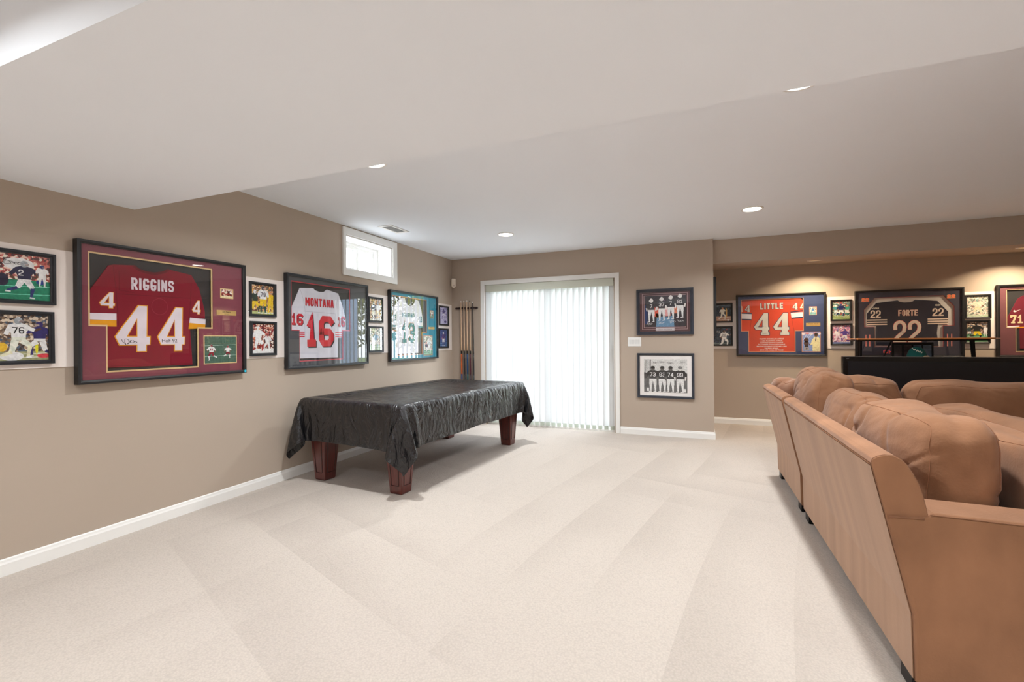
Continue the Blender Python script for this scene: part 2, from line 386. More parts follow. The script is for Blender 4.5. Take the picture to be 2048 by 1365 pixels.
can(1.37, 2.535, H, 'recessed ceiling light cut off by the ceiling beam, above the small window end')
can(3.87, 2.515, H, 'recessed ceiling light cut off by the ceiling beam, farther right')
can(1.39, 4.84, H, 'small recessed ceiling light in front of the sliding door')
can(3.90, 4.82, H, 'recessed ceiling light nearest the alcove header')
for x, y, q in ((1.39, -.05, 'beyond the beam on the left'), (3.9, -.1, 'added straight above the viewer'), (6.4, .1, 'added beyond the beam on the right'),
                (1.39, -2.7, 'added in the rear left corner'), (3.9, -2.7, 'added in the middle of the rear wall'), (6.4, -2.7, 'added in the rear right corner')):
    can(x, y, H, 'recessed ceiling light out of view, ' + q)  # unseen lamps added for bounce light; the front left one is inferred
can(4.83, 6.86, 2.223, 'warm recessed light above the orange framed jersey', True)
can(6.85, 6.88, 2.223, 'warm recessed light above the framed jersey at the right edge', True)

t = empty('ceiling_vent', 'white ceiling air register in front of the basement window', 'vent', (.375, 4.13, H))
b = MB(); b.prism([(-.085, -.17), (.085, -.17), (.085, .17), (-.085, .17)], -.006, 0, 'z', holes=[[(-.055, -.135), (.055, -.135), (.055, .135), (-.055, .135)]]); b.build('vent_frame', TRIM, t, bevel=.002)
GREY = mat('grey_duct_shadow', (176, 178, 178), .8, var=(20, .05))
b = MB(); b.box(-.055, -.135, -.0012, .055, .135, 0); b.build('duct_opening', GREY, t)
b = MB()
for k in range(11):
    y = -.128 + k * .0256; b.prism([(y, -.006), (y + .004, -.006), (y + .016, -.001), (y + .012, -.001)], -.055, .055, 'x')
b.build('louvers', TRIM, t)
b = MB(); b.box(.058, .09, -.022, .064, .094, -.006); b.build('damper_lever', TRIM, t)

# motion sensor in the corner
t = empty('motion_sensor', 'small white motion sensor mounted in the far left corner', 'sensor', (.05, D - .05, 2.015), -PI / 4 + PI / 2 - PI / 2)
b = MB(); pr = []
for j in range(13):
    a = PI * j / 12; pr.append((-.031 * math.cos(a), .031 - .031 * math.sin(a)))
pr = pr + [(.031, .125), (.026, .135), (-.026, .135), (-.031, .125)]
b.prism(pr, -.02, .03, 'y'); b.build('sensor_body', mat('cream_plastic', (238, 226, 210), .45, var=(20, .01)), t, bevel=.008, seg=3)
b = MB(); b.prism([(-.016, .02), (.016, .02), (.016, .045), (-.016, .045)], -.0215, -.02, 'y'); b.build('sensor_lens', mat('ivory_lens', (214, 200, 184), .3, var=(20, .01)), t)
t.rotation_euler = (0, 0, PI / 4)

# light switches
t = empty('light_switch', 'white four gang light switch plate beside the sliding door', 'light switch', (2.586, D, 1.133))
b = MB(); b.box(0, -.007, 0, .168, 0, .118); b.build('switch_plate', WHITE, t, bevel=.003)
for k in range(4):
    x = .019 + k * .0345; b = MB(); b.prism([(-.0075, .03), (-.0125, .088), (-.0065, .088), (-.0065, .03)], x, x + .026, 'x'); b.build('rocker', mat('rocker_white', (226, 227, 226), .35, var=(30, .01)), t, bevel=.001)

# ------------------------------------------------------------------ lettering
FONT = {
 'R': [[(0, 0), (0, 1), (.75, 1), (1, .82), (1, .62), (.75, .46), (0, .46)], [(.5, .46), (1, 0)]],
 'I': [[(.5, 0), (.5, 1)]], 'G': [[(1, .84), (.80, 1), (.22, 1), (0, .82), (0, .18), (.22, 0), (.78, 0), (1, .18), (1, .40), (.62, .40)]],
 'N': [[(0, 0), (0, 1)], [(.04, .94), (.96, .06)], [(1, 0), (1, 1)]], 'S': [[(1, .86), (.80, 1), (.22, 1), (0, .84), (0, .66), (.2, .53), (.8, .47), (1, .34), (1, .16), (.78, 0), (.20, 0), (0, .14)]],
 'M': [[(0, 0), (0, 1)], [(.05, .96), (.5, .35), (.95, .96)], [(1, 0), (1, 1)]], 'O': [[(.22, 0), (0, .18), (0, .82), (.22, 1), (.78, 1), (1, .82), (1, .18), (.78, 0), (.2, 0)]],
 'T': [[(0, 1), (1, 1)], [(.5, 1), (.5, 0)]], 'A': [[(0, 0), (.35, 1), (.65, 1), (1, 0)], [(.14, .32), (.86, .32)]],
 'L': [[(0, 1), (0, 0), (1, 0)]], 'E': [[(1, 1), (0, 1), (0, 0), (1, 0)], [(0, .5), (.85, .5)]], 'F': [[(1, 1), (0, 1), (0, 0)], [(0, .5), (.85, .5)]],
 'C': [[(1, .80), (.80, 1), (.22, 1), (0, .82), (0, .18), (.22, 0), (.78, 0), (1, .20)]],
 'H': [[(0, 0), (0, 1)], [(1, 0), (1, 1)], [(0, .5), (1, .5)]],
 '1': [[(.15, .78), (.5, 1), (.5, 0)], [(.12, 0), (.88, 0)]],
 '2': [[(0, .74), (0, .84), (.22, 1), (.78, 1), (1, .84), (1, .62), (0, .16), (0, 0), (1, 0)]],
 '3': [[(0, .88), (.2, 1), (.78, 1), (1, .84), (1, .64), (.8, .52), (.4, .52)], [(.8, .52), (1, .4), (1, .16), (.78, 0), (.2, 0), (0, .12)]],
 '6': [[(1, .90), (.84, 1), (.22, 1), (0, .84), (0, .16), (.22, 0), (.78, 0), (1, .16), (1, .36), (.8, .48), (0, .48)]],
 '4': [[(.72, 0), (.72, 1), (.62, 1), (0, .34), (0, .24), (1, .24)]],
 '7': [[(0, 1), (1, 1), (1, .9), (.35, .0)]],
 'q': [[(0, .82), (0, 1), (1, 1), (1, .9), (.4, .0)], [(.18, 0), (.66, 0)]],
 '9': [[(0, .2), (0, .16), (.22, 0), (.78, 0), (1, .16), (1, .84), (.78, 1), (.22, 1), (0, .84), (0, .58), (.2, .44), (1, .44)]],
 '8': [[(.22, .52), (0, .64), (0, .84), (.22, 1), (.78, 1), (1, .84), (1, .64), (.78, .52), (.22, .52), (0, .38), (0, .16), (.22, 0), (.78, 0), (1, .16), (1, .38), (.78, .52)]],
}
FOUR = [(.64, 1), (.92, 1), (.9, .345), (1, .345), (.985, .145), (.885, .14), (.88, 0), (.58, 0), (.585, .14), (.12, .14), (0, .33)]
FOUR_HOLE = [(.6, .68), (.59, .345), (.37, .345)]
FOURS = [(.64, 1), (.92, 1), (.92, .37), (1, .37), (1, .235), (.92, .235), (.92, .135), (1, .135), (1, 0), (.44, 0), (.44, .135), (.52, .135), (.52, .235), (.12, .235), (0, .38)]
FOURS_HOLE = [(.56, .70), (.54, .37), (.30, .37)]

def offset_poly(P, d):
    """grow (d > 0) or shrink an outline with mitred corners"""
    A = sum(P[i][0] * P[(i + 1) % len(P)][1] - P[(i + 1) % len(P)][0] * P[i][1] for i in range(len(P)))
    if A < 0: d = -d
    out = []
    for i in range(len(P)):
        p0, p, p1 = Vector(P[i - 1]), Vector(P[i]), Vector(P[(i + 1) % len(P)])
        a, c = (p - p0).normalized(), (p1 - p).normalized()
        n0, n1 = Vector((a.y, -a.x)), Vector((c.y, -c.x)); m = n0 + n1
        if m.length < .2: m = n0
        m.normalize(); k = d / max(.45, m.dot(n0)); out.append((p.x + m.x * k, p.y + m.y * k))
    return out
def stroke(mb, pts, t, y0, y1, m):
    """flat mitred stroke of width t along pts (u, v), slab between wall distances y0..y1"""
    P = [Vector(p) for p in pts]
    a = (P[1] - P[0]).normalized(); P[0] = P[0] - a * t * .5; c = (P[-1] - P[-2]).normalized(); P[-1] = P[-1] + c * t * .5
    Lf, Rt = [], []
    for i, p in enumerate(P):
        if i == 0: d0 = d1 = (P[1] - p).normalized()
        elif i == len(P) - 1: d0 = d1 = (p - P[i - 1]).normalized()
        else: d0, d1 = (p - P[i - 1]).normalized(), (P[i + 1] - p).normalized()
        n0, n1 = Vector((-d0.y, d0.x)), Vector((-d1.y, d1.x)); mm = n0 + n1
        mm = n0 if mm.length < .3 else mm.normalized(); k = t / 2 / max(.5, mm.dot(n0))
        Lf.append(p + mm * k); Rt.append(p - mm * k)
    n = len(P); vs = []
    for y in (-y1, -y0):
        for q in Lf: vs.append((q.x, y, q.y))
        for q in Rt: vs.append((q.x, y, q.y))
    fs = []
    for i in range(n - 1):
        fs.append((i, i + 1, n + i + 1, n + i)); fs.append((2 * n + i, 3 * n + i, 3 * n + i + 1, 2 * n + i + 1))
        fs.append((i, 2 * n + i, 2 * n + i + 1, i + 1)); fs.append((n + i, n + i + 1, 3 * n + i + 1, 3 * n + i))
    fs.append((0, n, 3 * n, 2 * n)); fs.append((n - 1, 3 * n - 1, 4 * n - 1, 2 * n - 1))
    mb.add(vs, fs, m)
def glyph(mb, ch, u, v, w, h, t, y0, y1, m, grow=0, dx=0, dy=0, serif=False):
    """one block character in the box (u, v, w, h)"""
    if ch == '4' and t > .2 * w:
        S, Hh = (FOURS, FOURS_HOLE) if serif else (FOUR, FOUR_HOLE)
        P = [(u + dx + a * w, v + dy + c * h) for a, c in S]; Q = [(u + dx + a * w, v + dy + c * h) for a, c in Hh]
        mb.prism(offset_poly(P, grow), -y1, -y0, 'y', m, holes=[offset_poly(Q, -grow)]); return
    i = t / 2
    for k, st in enumerate(FONT.get(ch, [])):
        e = k * .00008
        stroke(mb, [(u + dx + i + a * (w - t), v + dy + i + c * (h - t)) for a, c in st], t + 2 * grow, y0, y1 + e, m)
def word(mb, s, u, v, w, h, t, y0, y1, m, grow=0, gap=.22, slant=0, dx=0, dy=0, rise=0):
    ws = [.42 if c == 'I' else (1.15 if c == 'M' else 1) for c in s]; tot = sum(ws) + gap * (len(s) - 1); x = u; k = w / tot
    for j, (c, q) in enumerate(zip(s, ws)):
        if c != ' ': glyph(mb, c, x, v + rise * j / max(1, len(s) - 1), (q if c != 'I' else .42) * k, h, t, y0, y1 + j * .00002, m, grow, dx, dy)
        x += (q + gap) * k
def scrawl(mb, u, v, w, h, y, m, seed, t=.0018):
    """a handwritten signature"""
    rn = random.Random(seed); pts = []; n = 26
    for i in range(n):
        a = i / (n - 1); pts.append((u + w * a + .12 * w * math.sin(a * 31 + seed), v + h * (.5 + .45 * math.sin(a * 23 + seed * 2) * (1 - .55 * a)) + h * .15 * rn.uniform(-1, 1)))
    stroke(mb, pts, t, y, y + .0003, m)
def textmesh(name, s, u, v, size, y, m, parent, center=True, bold=0, xs=1):
    c = bpy.data.curves.new('tmp', 'FONT'); c.body = s; c.size = size; c.align_x = 'CENTER' if center else 'LEFT'; c.offset = bold; c.space_line = .95
    o = bpy.data.objects.new('tmp', c); COL.objects.link(o); dg = bpy.context.evaluated_depsgraph_get()
    me = bpy.data.meshes.new_from_object(o.evaluated_get(dg)); bpy.data.objects.remove(o); bpy.data.curves.remove(c)
    for q in me.vertices: q.co = (u + q.co.x * xs, -y, v + q.co.y)
    me.materials.clear(); me.materials.append(m); ob = bpy.data.objects.new(name, me); COL.objects.link(ob); ob.parent = parent; return ob

# ------------------------------------------------------------------ photographs: backdrop plus the figures in them
CROWD = {
 'red': crowd_mat('crowd_pink_red', [(196, 120, 110), (150, 64, 60), (220, 190, 176), (90, 60, 62), (232, 214, 200), (170, 96, 90)]),
 'mixed': crowd_mat('crowd_mixed', [(92, 78, 70), (160, 140, 122), (60, 54, 56), (204, 190, 172), (120, 98, 80), (78, 92, 110)]),
 'gold': crowd_mat('crowd_gold', [(196, 150, 120), (150, 100, 70), (226, 200, 170), (104, 76, 60), (210, 170, 90), (90, 92, 80)]),
 'maroon': crowd_mat('crowd_maroon', [(136, 40, 44), (200, 150, 130), (96, 30, 34), (220, 206, 196), (70, 44, 44), (160, 90, 70)]),
 'green': crowd_mat('crowd_green', [(70, 110, 96), (120, 140, 120), (170, 60, 54), (200, 196, 180), (50, 70, 66), (90, 120, 130)]),
 'pink': crowd_mat('crowd_pink', [(214, 160, 178), (180, 120, 150), (236, 214, 222), (120, 90, 120), (200, 130, 130), (150, 130, 170)]),
 'pale': crowd_mat('crowd_pale', [(206, 204, 190), (170, 176, 160), (226, 220, 206), (120, 128, 118), (196, 170, 160), (90, 100, 96)]),
 'night': crowd_mat('crowd_night', [(24, 36, 52), (34, 52, 70), (18, 24, 34), (60, 80, 92), (28, 44, 50), (44, 58, 84)]),
 'lilac': crowd_mat('crowd_lilac', [(172, 170, 204), (140, 136, 180), (206, 202, 222), (110, 104, 150), (190, 182, 206), (156, 150, 190)]),
 'blue': crowd_mat('crowd_blue', [(40, 62, 120), (52, 80, 140), (30, 44, 92), (66, 96, 150), (36, 52, 104), (48, 70, 120)]),
}
def ell(cx, cy, rx, ry, n=14, a0=0):
    return [(cx + rx * math.cos(a0 + 2 * PI * k / n), cy + ry * math.sin(a0 + 2 * PI * k / n)) for k in range(n)]
def limb(mb, pts, ws, y, m):
    P = [Vector(p) for p in pts]; L_, R_ = [], []
    for i, p in enumerate(P):
        d = (P[min(i + 1, len(P) - 1)] - P[max(i - 1, 0)]).normalized(); n = Vector((-d.y, d.x)) * ws[i] / 2; L_.append(p + n); R_.append(p - n)
    k = len(P); mb.add([(q.x, -y, q.y) for q in L_ + R_], [(i, i + 1, k + i + 1, k + i) for i in range(k - 1)], m)
def poly(mb, P, y, m):
    tri = tessellate_polygon([[Vector((a, c, 0)) for a, c in P]]); mb.add([(a, -y, c) for a, c in P], [tuple(t) for t in tri], m)
def athlete(mb, cx, by, s, y, jersey, pants, helmet, num=None, numc=(245, 245, 245), pose='run', skin=(120, 82, 62), sock=None, face=False, flip=1):
    """a player about s tall standing at (cx, by): helmet with mask, padded shoulders, arms, number, trousers, socks, shoes"""
    J, T, Hm, S = flat(jersey), flat(pants), flat(helmet), flat(skin); K = flat(sock or jersey); e = .00006
    X = lambda a: cx + flip * a * s
    Y_ = lambda c: by + c * s
    P = lambda l: [(X(a), Y_(c)) for a, c in l]
    legs = {'run': [[(.05, .46), (.16, .27), (.13, .05)], [(-.05, .46), (-.13, .28), (-.32, .20)]],
            'stand': [[(.06, .48), (.08, .26), (.08, .04)], [(-.06, .48), (-.08, .26), (-.09, .04)]],
            'kneel': [[(.06, .42), (.20, .30), (.16, .05)], [(-.06, .42), (-.12, .16), (-.30, .06)]]}[pose]
    for l in legs:
        limb(mb, P(l[:2]), [.14 * s, .10 * s], y, T); limb(mb, P(l[1:]), [.085 * s, .05 * s], y + e, K)
        f = l[2]; limb(mb, P([(f[0] - .03, f[1] - .02), (f[0] + .07, f[1] - .03)]), [.04 * s, .03 * s], y + 2 * e, flat((236, 236, 232)))
    arms = {'run': [[(.15, .74), (.27, .62), (.18, .52)], [(-.15, .74), (-.26, .60), (-.18, .48)]],
            'stand': [[(.16, .74), (.195, .58), (.17, .44)], [(-.16, .74), (-.195, .58), (-.17, .44)]],
            'kneel': [[(.16, .72), (.28, .66), (.40, .70)], [(-.15, .72), (-.22, .56), (-.10, .48)]]}[pose]
    for l in arms:
        limb(mb, P(l[:2]), [.10 * s, .075 * s], y + 3 * e, J); limb(mb, P(l[1:]), [.06 * s, .045 * s], y + 2 * e, S)
    poly(mb, P([(-.12, .44), (.12, .44), (.13, .60), (.20, .72), (.17, .79), (.06, .83), (-.06, .83), (-.17, .79), (-.20, .72), (-.13, .60)]), y + 4 * e, J)
    poly(mb, P([(-.12, .42), (.12, .42), (.125, .50), (-.125, .50)]), y + 5 * e, T)
    poly(mb, [(X(0) + a, Y_(.885) + c) for a, c in ell(0, 0, .075 * s, .085 * s)], y + 6 * e, S if face else Hm)
    if face:
        poly(mb, [(X(0) + a, Y_(.93) + c) for a, c in ell(0, 0, .078 * s, .05 * s)], y + 7 * e, Hm)
    else:
        poly(mb, P([(.01, .84), (.085, .84), (.09, .90), (.02, .90)]), y + 7 * e, S)
        for q in (.855, .88): limb(mb, P([(.0, q), (.10, q)]), [.009 * s] * 2, y + 8 * e, flat((230, 230, 230)))
        limb(mb, P([(-.01, .97), (.03, .965)]), [.012 * s] * 2, y + 8 * e, flat((240, 240, 240)))
    if num:
        gw = .095 * s; x0 = cx - gw * len(num) * .58
        for k, c in enumerate(num): glyph(mb, c, x0 + k * gw * 1.2, Y_(.585), gw, .15 * s, gw * .24, y + 8 * e, y + 9 * e, flat(numc))
def photo(parent, u0, v0, w, h, y, crowd, field, fh, players, sig=None, name='photograph', lines=2, seed=1, sigc=(20, 20, 24), blobs=()):
    mb = MB(); cm = CROWD[crowd]
    mb.box(u0, -y, v0, u0 + w, -y + .001, v0 + h, cm)
    if fh > 0:
        poly(mb, [(u0, v0), (u0 + w, v0), (u0 + w, v0 + h * fh), (u0, v0 + h * fh)], y + .0001, flat(field))
        for k in range(lines):
            q = v0 + h * fh * (.25 + .4 * k); limb(mb, [(u0, q), (u0 + w, q + h * .03)], [h * .014] * 2, y + .00015, flat(tuple(min(255, c + 90) for c in field)))
    for (bx, bz, rx, rz, c) in blobs:
        poly(mb, ell(u0 + bx * w, v0 + bz * h, rx * w, rz * h, 10), y + .00018, flat(c))
    for k, a in enumerate(players):
        athlete(mb, u0 + a[0] * w, v0 + a[1] * h, a[2] * h, y + .0003 + k * .0009, *a[3:-1], **a[-1])
    if sig:
        for k, q in enumerate(sig): scrawl(mb, u0 + q[0] * w, v0 + q[1] * h, q[2] * w, q[3] * h, y + .006, flat(sigc), seed + k * 3, t=max(.0012, h * .008))
    return mb.build(name, parent=parent)

# ------------------------------------------------------------------ picture frames
def wall_root(name, label, cat, wall, u, v, group=None, tilt=0):
    loc, rz = {'L': ((0.0062, u, v), PI / 2), 'B': ((u, D, v), 0), 'A': ((u, AY - .0062, v), 0), 'R': ((XR, u, v), PI / 2)}[wall]
    t = empty(name, label, cat, loc, rz, group)
    if tilt: t.rotation_euler = Matrix.Rotation(rz, 3, 'Z').to_euler() if False else (0, tilt if wall != 'L' else 0, rz) if wall != 'L' else (tilt, 0, rz)
    return t
def moulding(parent, w, h, fw, dep, m, lip=.004, name='frame'):
    """mitred picture moulding; profile steps down to the sight edge"""
    mb = MB(); prof = [(0, 0), (0, dep), (fw * .55, dep), (fw * .75, dep - lip), (fw, dep - lip * 1.6), (fw, 0)]
    vs = []
    for q, d in prof: vs += [(q, -d, q), (w - q, -d, q), (w - q, -d, h - q), (q, -d, h - q)]
    n = len(prof); fs = []
    for i in range(n):
        j = (i + 1) % n
        for k in range(4): fs.append((i * 4 + k, i * 4 + (k + 1) % 4, j * 4 + (k + 1) % 4, j * 4 + k))
    mb.add(vs, fs); return mb.build(name, m, parent)
def glasspane(parent, w, h, q, d):
    mb = MB(); mb.add([(q, -d, q), (w - q, -d, q), (w - q, -d, h - q), (q, -d, h - q)], [(0, 1, 2, 3)]); return mb.build('glass_pane', GLASS, parent, flip=False)

def small(wall, u, v, w, h, label, fm, *ph, tilt=0, fw=.022, **kw):
    t = wall_root('framed_photo', label, 'framed photo', wall, u, v, 'small framed photos on the %s wall' % ('left' if wall == 'L' else 'alcove'), tilt)
    moulding(t, w, h, fw, .02, fm, lip=.006)
    photo(t, fw - .002, fw - .002, w - 2 * fw + .004, h - 2 * fw + .004, .004, *ph, **kw)
    glasspane(t, w, h, fw - .001, .0125)
    return t
WHT, SILV = (240, 240, 238), (150, 156, 162)
small('L', 1.196, 1.441, .256, .288, 'framed action photo of a running player in white at the left edge, upper one', DARKF, 'red', (30, 120, 92), .44,
      [(.5, .03, .86, (38, 40, 66), (206, 206, 208), SILV, '20', WHT, {'pose': 'run', 'skin': (96, 66, 52), 'sock': (40, 48, 100)}), (.84, .32, .5, (226, 226, 224), (220, 220, 220), (40, 60, 120), None, WHT, {'pose': 'stand'})],
      sig=[(.02, .74, .42, .12)], blobs=[(.1, .42, .12, .14, (40, 40, 60)), (.82, .42, .1, .06, (36, 60, 130)), (.4, .78, .3, .14, (236, 232, 228))])
small('L', 1.190, 1.112, .254, .290, 'framed photo of a silver helmeted lineman blocking at the left edge, lower one', DARKF, 'mixed', (150, 150, 110), .2,
      [(.82, .08, .8, (44, 40, 96), (232, 230, 224), (50, 42, 100), None, WHT, {'pose': 'kneel', 'flip': -1}), (.42, .05, .92, (238, 238, 236), (206, 214, 196), SILV, '76', (28, 30, 34), {'pose': 'kneel', 'skin': (84, 60, 50), 'sock': (228, 214, 180)})],
      seed=3, blobs=[(.12, .3, .1, .1, (224, 170, 50)), (.3, .1, .22, .1, (236, 236, 230)), (.9, .1, .14, .05, (196, 60, 70)), (.76, .3, .03, .16, (226, 206, 40))], tilt=-.012)
small('L', 2.675, 1.437, .252, .288, 'framed photo of players in gold trousers between the red and the white jersey, upper one', DARKF, 'gold', (150, 160, 80), .1,
      [(.16, .04, .8, (40, 56, 48), (226, 180, 40), (240, 240, 240), None, WHT, {'pose': 'kneel'}), (.85, .04, .8, (226, 178, 40), (226, 178, 40), (200, 130, 80), None, WHT, {'pose': 'stand'}), (.52, .03, .98, (214, 216, 230), (234, 176, 32), (66, 66, 74), '79', (40, 44, 60), {'pose': 'stand', 'skin': (150, 100, 76), 'sock': (30, 70, 70)})])
small('L', 2.678, 1.110, .248, .288, 'framed photo of a thrower beside maroon players, below the gold trousers photo', DARKF, 'maroon', (226, 220, 216), .16,
      [(.28, .04, .9, (232, 226, 224), (238, 234, 232), (220, 214, 210), None, WHT, {'pose': 'kneel', 'skin': (200, 110, 80), 'sock': (150, 40, 40)}), (.7, .04, .66, (214, 208, 206), (236, 234, 230), (150, 40, 40), None, WHT, {'pose': 'kneel', 'flip': -1})], tilt=.01)
small('L', 4.143, 1.439, .249, .288, 'framed photo between the white and the aqua framed jersey, upper one', DARKF, 'gold', (160, 150, 120), .12,
      [(.35, .04, .86, (60, 62, 90), (210, 206, 200), (50, 50, 76), None, WHT, {'pose': 'stand'}), (.7, .04, .86, (232, 226, 220), (222, 206, 180), (60, 60, 80), None, WHT, {'pose': 'stand'})])
small('L', 4.139, 1.100, .256, .295, 'framed photo between the white and the aqua framed jersey, lower one', DARKF, 'pale', (150, 170, 140), .25,
      [(.5, .06, .8, (120, 150, 170), (226, 226, 222), (170, 180, 180), None, WHT, {'pose': 'run'})])
small('L', 5.663, 1.446, .262, .285, 'lilac toned framed photo nearest the far corner, upper one', BLACK, 'lilac', (170, 166, 200), .2,
      [(.5, .3, .66, (70, 60, 120), (200, 196, 216), (52, 44, 96), None, WHT, {'pose': 'run', 'skin': (90, 70, 110)})], blobs=[(.7, .15, .16, .08, (60, 50, 110))])
small('L', 5.652, 1.119, .262, .285, 'deep blue framed photo nearest the far corner, lower one', BLACK, 'blue', (44, 84, 130), .3,
      [(.5, .05, .86, (66, 50, 110), (224, 224, 232), (230, 230, 236), None, WHT, {'pose': 'stand', 'skin': (200, 120, 120)})])
small('A', 3.612, 1.458, .286, .278, 'framed photo of a white clad player partly hidden behind the wall corner, upper one', BLACK, 'night', (170, 130, 110), .3,
      [(.55, .12, .72, (226, 214, 200), (232, 220, 200), (196, 120, 60), None, WHT, {'pose': 'kneel', 'skin': (150, 110, 80)})], blobs=[(.75, .5, .04, .3, (206, 160, 90)), (.85, .06, .06, .05, (230, 230, 230))])
small('A', 3.612, 1.120, .286, .284, 'dark framed photo of a catch partly hidden behind the wall corner, lower one', BLACK, 'night', (30, 46, 50), .1,
      [(.62, -.1, .98, (228, 226, 222), (228, 226, 222), (60, 40, 40), '22', (30, 34, 60), {'pose': 'kneel', 'skin': (120, 80, 70)})], blobs=[(.75, .88, .05, .04, (150, 50, 60))], sig=[(.1, .68, .3, .16)], sigc=(220, 220, 220))
small('A', 5.078, 1.448, .236, .282, 'framed photo of a dark jersey runner right of the orange jersey, upper one', BLACK, 'green', (120, 140, 84), .22,
      [(.22, .2, .62, (60, 130, 130), (226, 226, 220), (226, 226, 226), None, WHT, {'pose': 'stand'}), (.84, .2, .62, (60, 140, 120), (226, 226, 220), (220, 110, 60), None, WHT, {'pose': 'stand'}), (.5, .14, .74, (26, 34, 84), (236, 234, 230), (40, 50, 110), None, WHT, {'pose': 'run'})])
small('A', 5.077, 1.123, .241, .290, 'purple toned framed photo of a pile of players right of the orange jersey, lower one', BLACK, 'pink', (60, 80, 130), .1,
      [(.3, .1, .7, (226, 206, 220), (214, 190, 206), (66, 56, 130), None, WHT, {'pose': 'kneel'}), (.7, .1, .72, (78, 56, 130), (226, 214, 226), (60, 50, 120), None, WHT, {'pose': 'kneel', 'flip': -1})], seed=8)
small('A', 6.464, 1.444, .243, .292, 'pale toned framed photo of a dodging player left of the maroon 71 jersey, upper one', BLACK, 'pale', (150, 170, 130), .1,
      [(.5, .06, .84, (226, 196, 176), (206, 190, 160), (110, 140, 130), None, WHT, {'pose': 'run'})])
small('A', 6.457, 1.141, .242, .284, 'framed photo of a player in yellow trousers left of the maroon 71 jersey, lower one', BLACK, 'mixed', (70, 130, 84), .38,
      [(.15, .28, .5, (40, 60, 60), (226, 226, 220), (60, 80, 60), None, WHT, {'pose': 'stand'}), (.88, .28, .5, (226, 226, 222), (226, 226, 220), (220, 220, 220), None, WHT, {'pose': 'stand'}), (.5, .1, .86, (26, 28, 30), (236, 186, 40), (24, 24, 26), None, WHT, {'pose': 'run'})])

# ------------------------------------------------------------------ framed jerseys
def mesh_cloth(name, rgb):
    return mat(name, tuple(min(250, c * 1.03) for c in rgb), .75, bump=(260, .25, .001), var=(7, .08), sheen=.15, spec=.25)
def jersey_case(wall, u, label, fm, matm, back, w=1.08, h=.861, v=.98):
    t = wall_root('framed_jersey', label, 'framed jersey', wall, u, v, 'framed jersey displays')
    moulding(t, w, h, .023, .044, fm, lip=.003)
    mb = MB(); mb.box(.01, -.006, .01, w - .01, -.001, h - .01); mb.build('backing_board', back, t)
    glasspane(t, w, h, .02, .036)
    return t
def mat_board(t, w, h, openings, matm, line, lw=.010, d0=.020, d1=.024):
    mb = MB(); mb.prism([(.018, .018), (w - .018, .018), (w - .018, h - .018), (.018, h - .018)], -d1, -d0, 'y', holes=openings); o = mb.build('mat_board', matm, t)
    mb = MB()
    for op in openings:
        mb.prism(offset_poly(op, .0005), -(d0 - .0004), -(d0 - .006), 'y', holes=[offset_poly(op, -lw)])
    mb.build('inner_mat', line, t)
    return o
def garment(t, outline, m, name='jersey', d0=.0065, d1=.012):
    mb = MB(); mb.prism(outline, -d1, -d0, 'y'); return mb.build(name, m, t, bevel=.002)
def plaque(t, u, v, w, h, lines, y=.0245):
    mb = MB(); mb.box(u, -y - .0015, v, u + w, -y, v + h); o = mb.build('name_plate', BRASS, t)
    textmesh('plate_text', lines[0], u + w / 2, v + h * .56, h * .36, y + .0018, flat((50, 40, 24)), o, bold=.0003)
    if len(lines) > 1: textmesh('plate_text', lines[1], u + w / 2, v + h * .2, h * .2, y + .0018, flat((70, 56, 34)), o)
def card(t, u, v, w, h, line, *ph, **kw):
    mb = MB(); mb.box(u, -.0252, v, u + w, -.0241, v + h); mb.build('card_mat', line, t)
    photo(t, u + .007, v + .007, w - .014, h - .014, .0262, *ph, name=kw.pop('pname', 'trading_card'), **kw)

GOLD = mat('gold_mat_line', (236, 206, 150), .5, var=(40, .04)); CHAR = mat('charcoal_backing', (48, 47, 48), .8, var=(8, .06))
# 1: maroon jersey number 44
w, h = 1.083, .861
RM = mesh_cloth('maroon_red_mesh', (132, 18, 40)); MM = mat('maroon_mat_board', (134, 66, 80), .8, var=(20, .05), bump=(300, .1, .001))
t = jersey_case('L', 1.536, 'large black framed maroon jersey with gold edged number 44, nearest on the left wall', BLACK, MM, CHAR)
op = [(.060, .798), (.822, .798), (.822, .346), (.718, .346), (.718, .062), (.148, .062), (.148, .347), (.060, .347)]
mat_board(t, w, h, [op], MM, GOLD)
g = garment(t, [(.066, .43), (.066, .552), (.169, .728), (.193, .736), (.305, .748), (.335, .728), (.37, .718), (.43, .716), (.485, .732), (.52, .752), (.674, .732), (.731, .636), (.770, .472), (.770, .421), (.655, .42), (.664, .30), (.677, .084), (.158, .091), (.155, .34), (.208, .42)], RM)
mb = MB(); S_ = mesh_cloth('deep_maroon_rib', (104, 14, 30))
limb(mb, [(.305, .745), (.335, .724), (.38, .711), (.43, .709), (.485, .725), (.52, .75)], [.016] * 6, .0125, S_)
for l in ([(.193, .736), (.204, .62), (.21, .555), (.22, .35)], [(.674, .732), (.668, .60), (.662, .50), (.655, .42)], [(.21, .555), (.665, .563)], [(.225, .70), (.225, .58), (.31, .57)], [(.16, .10), (.67, .094)]): limb(mb, l, [.003] * len(l), .0124, S_)
limb(mb, ell(.46, .49, .05, .055, 24) + [ell(.46, .49, .05, .055, 24)[0]], [.002] * 25, .0124, mesh_cloth('soft_red_ring', (170, 60, 76)))
mb.build('stitching', parent=g)
WJ = mesh_cloth('white_jersey_cloth', (226, 216, 224)); YG = mesh_cloth('athletic_gold_cloth', (226, 156, 30))
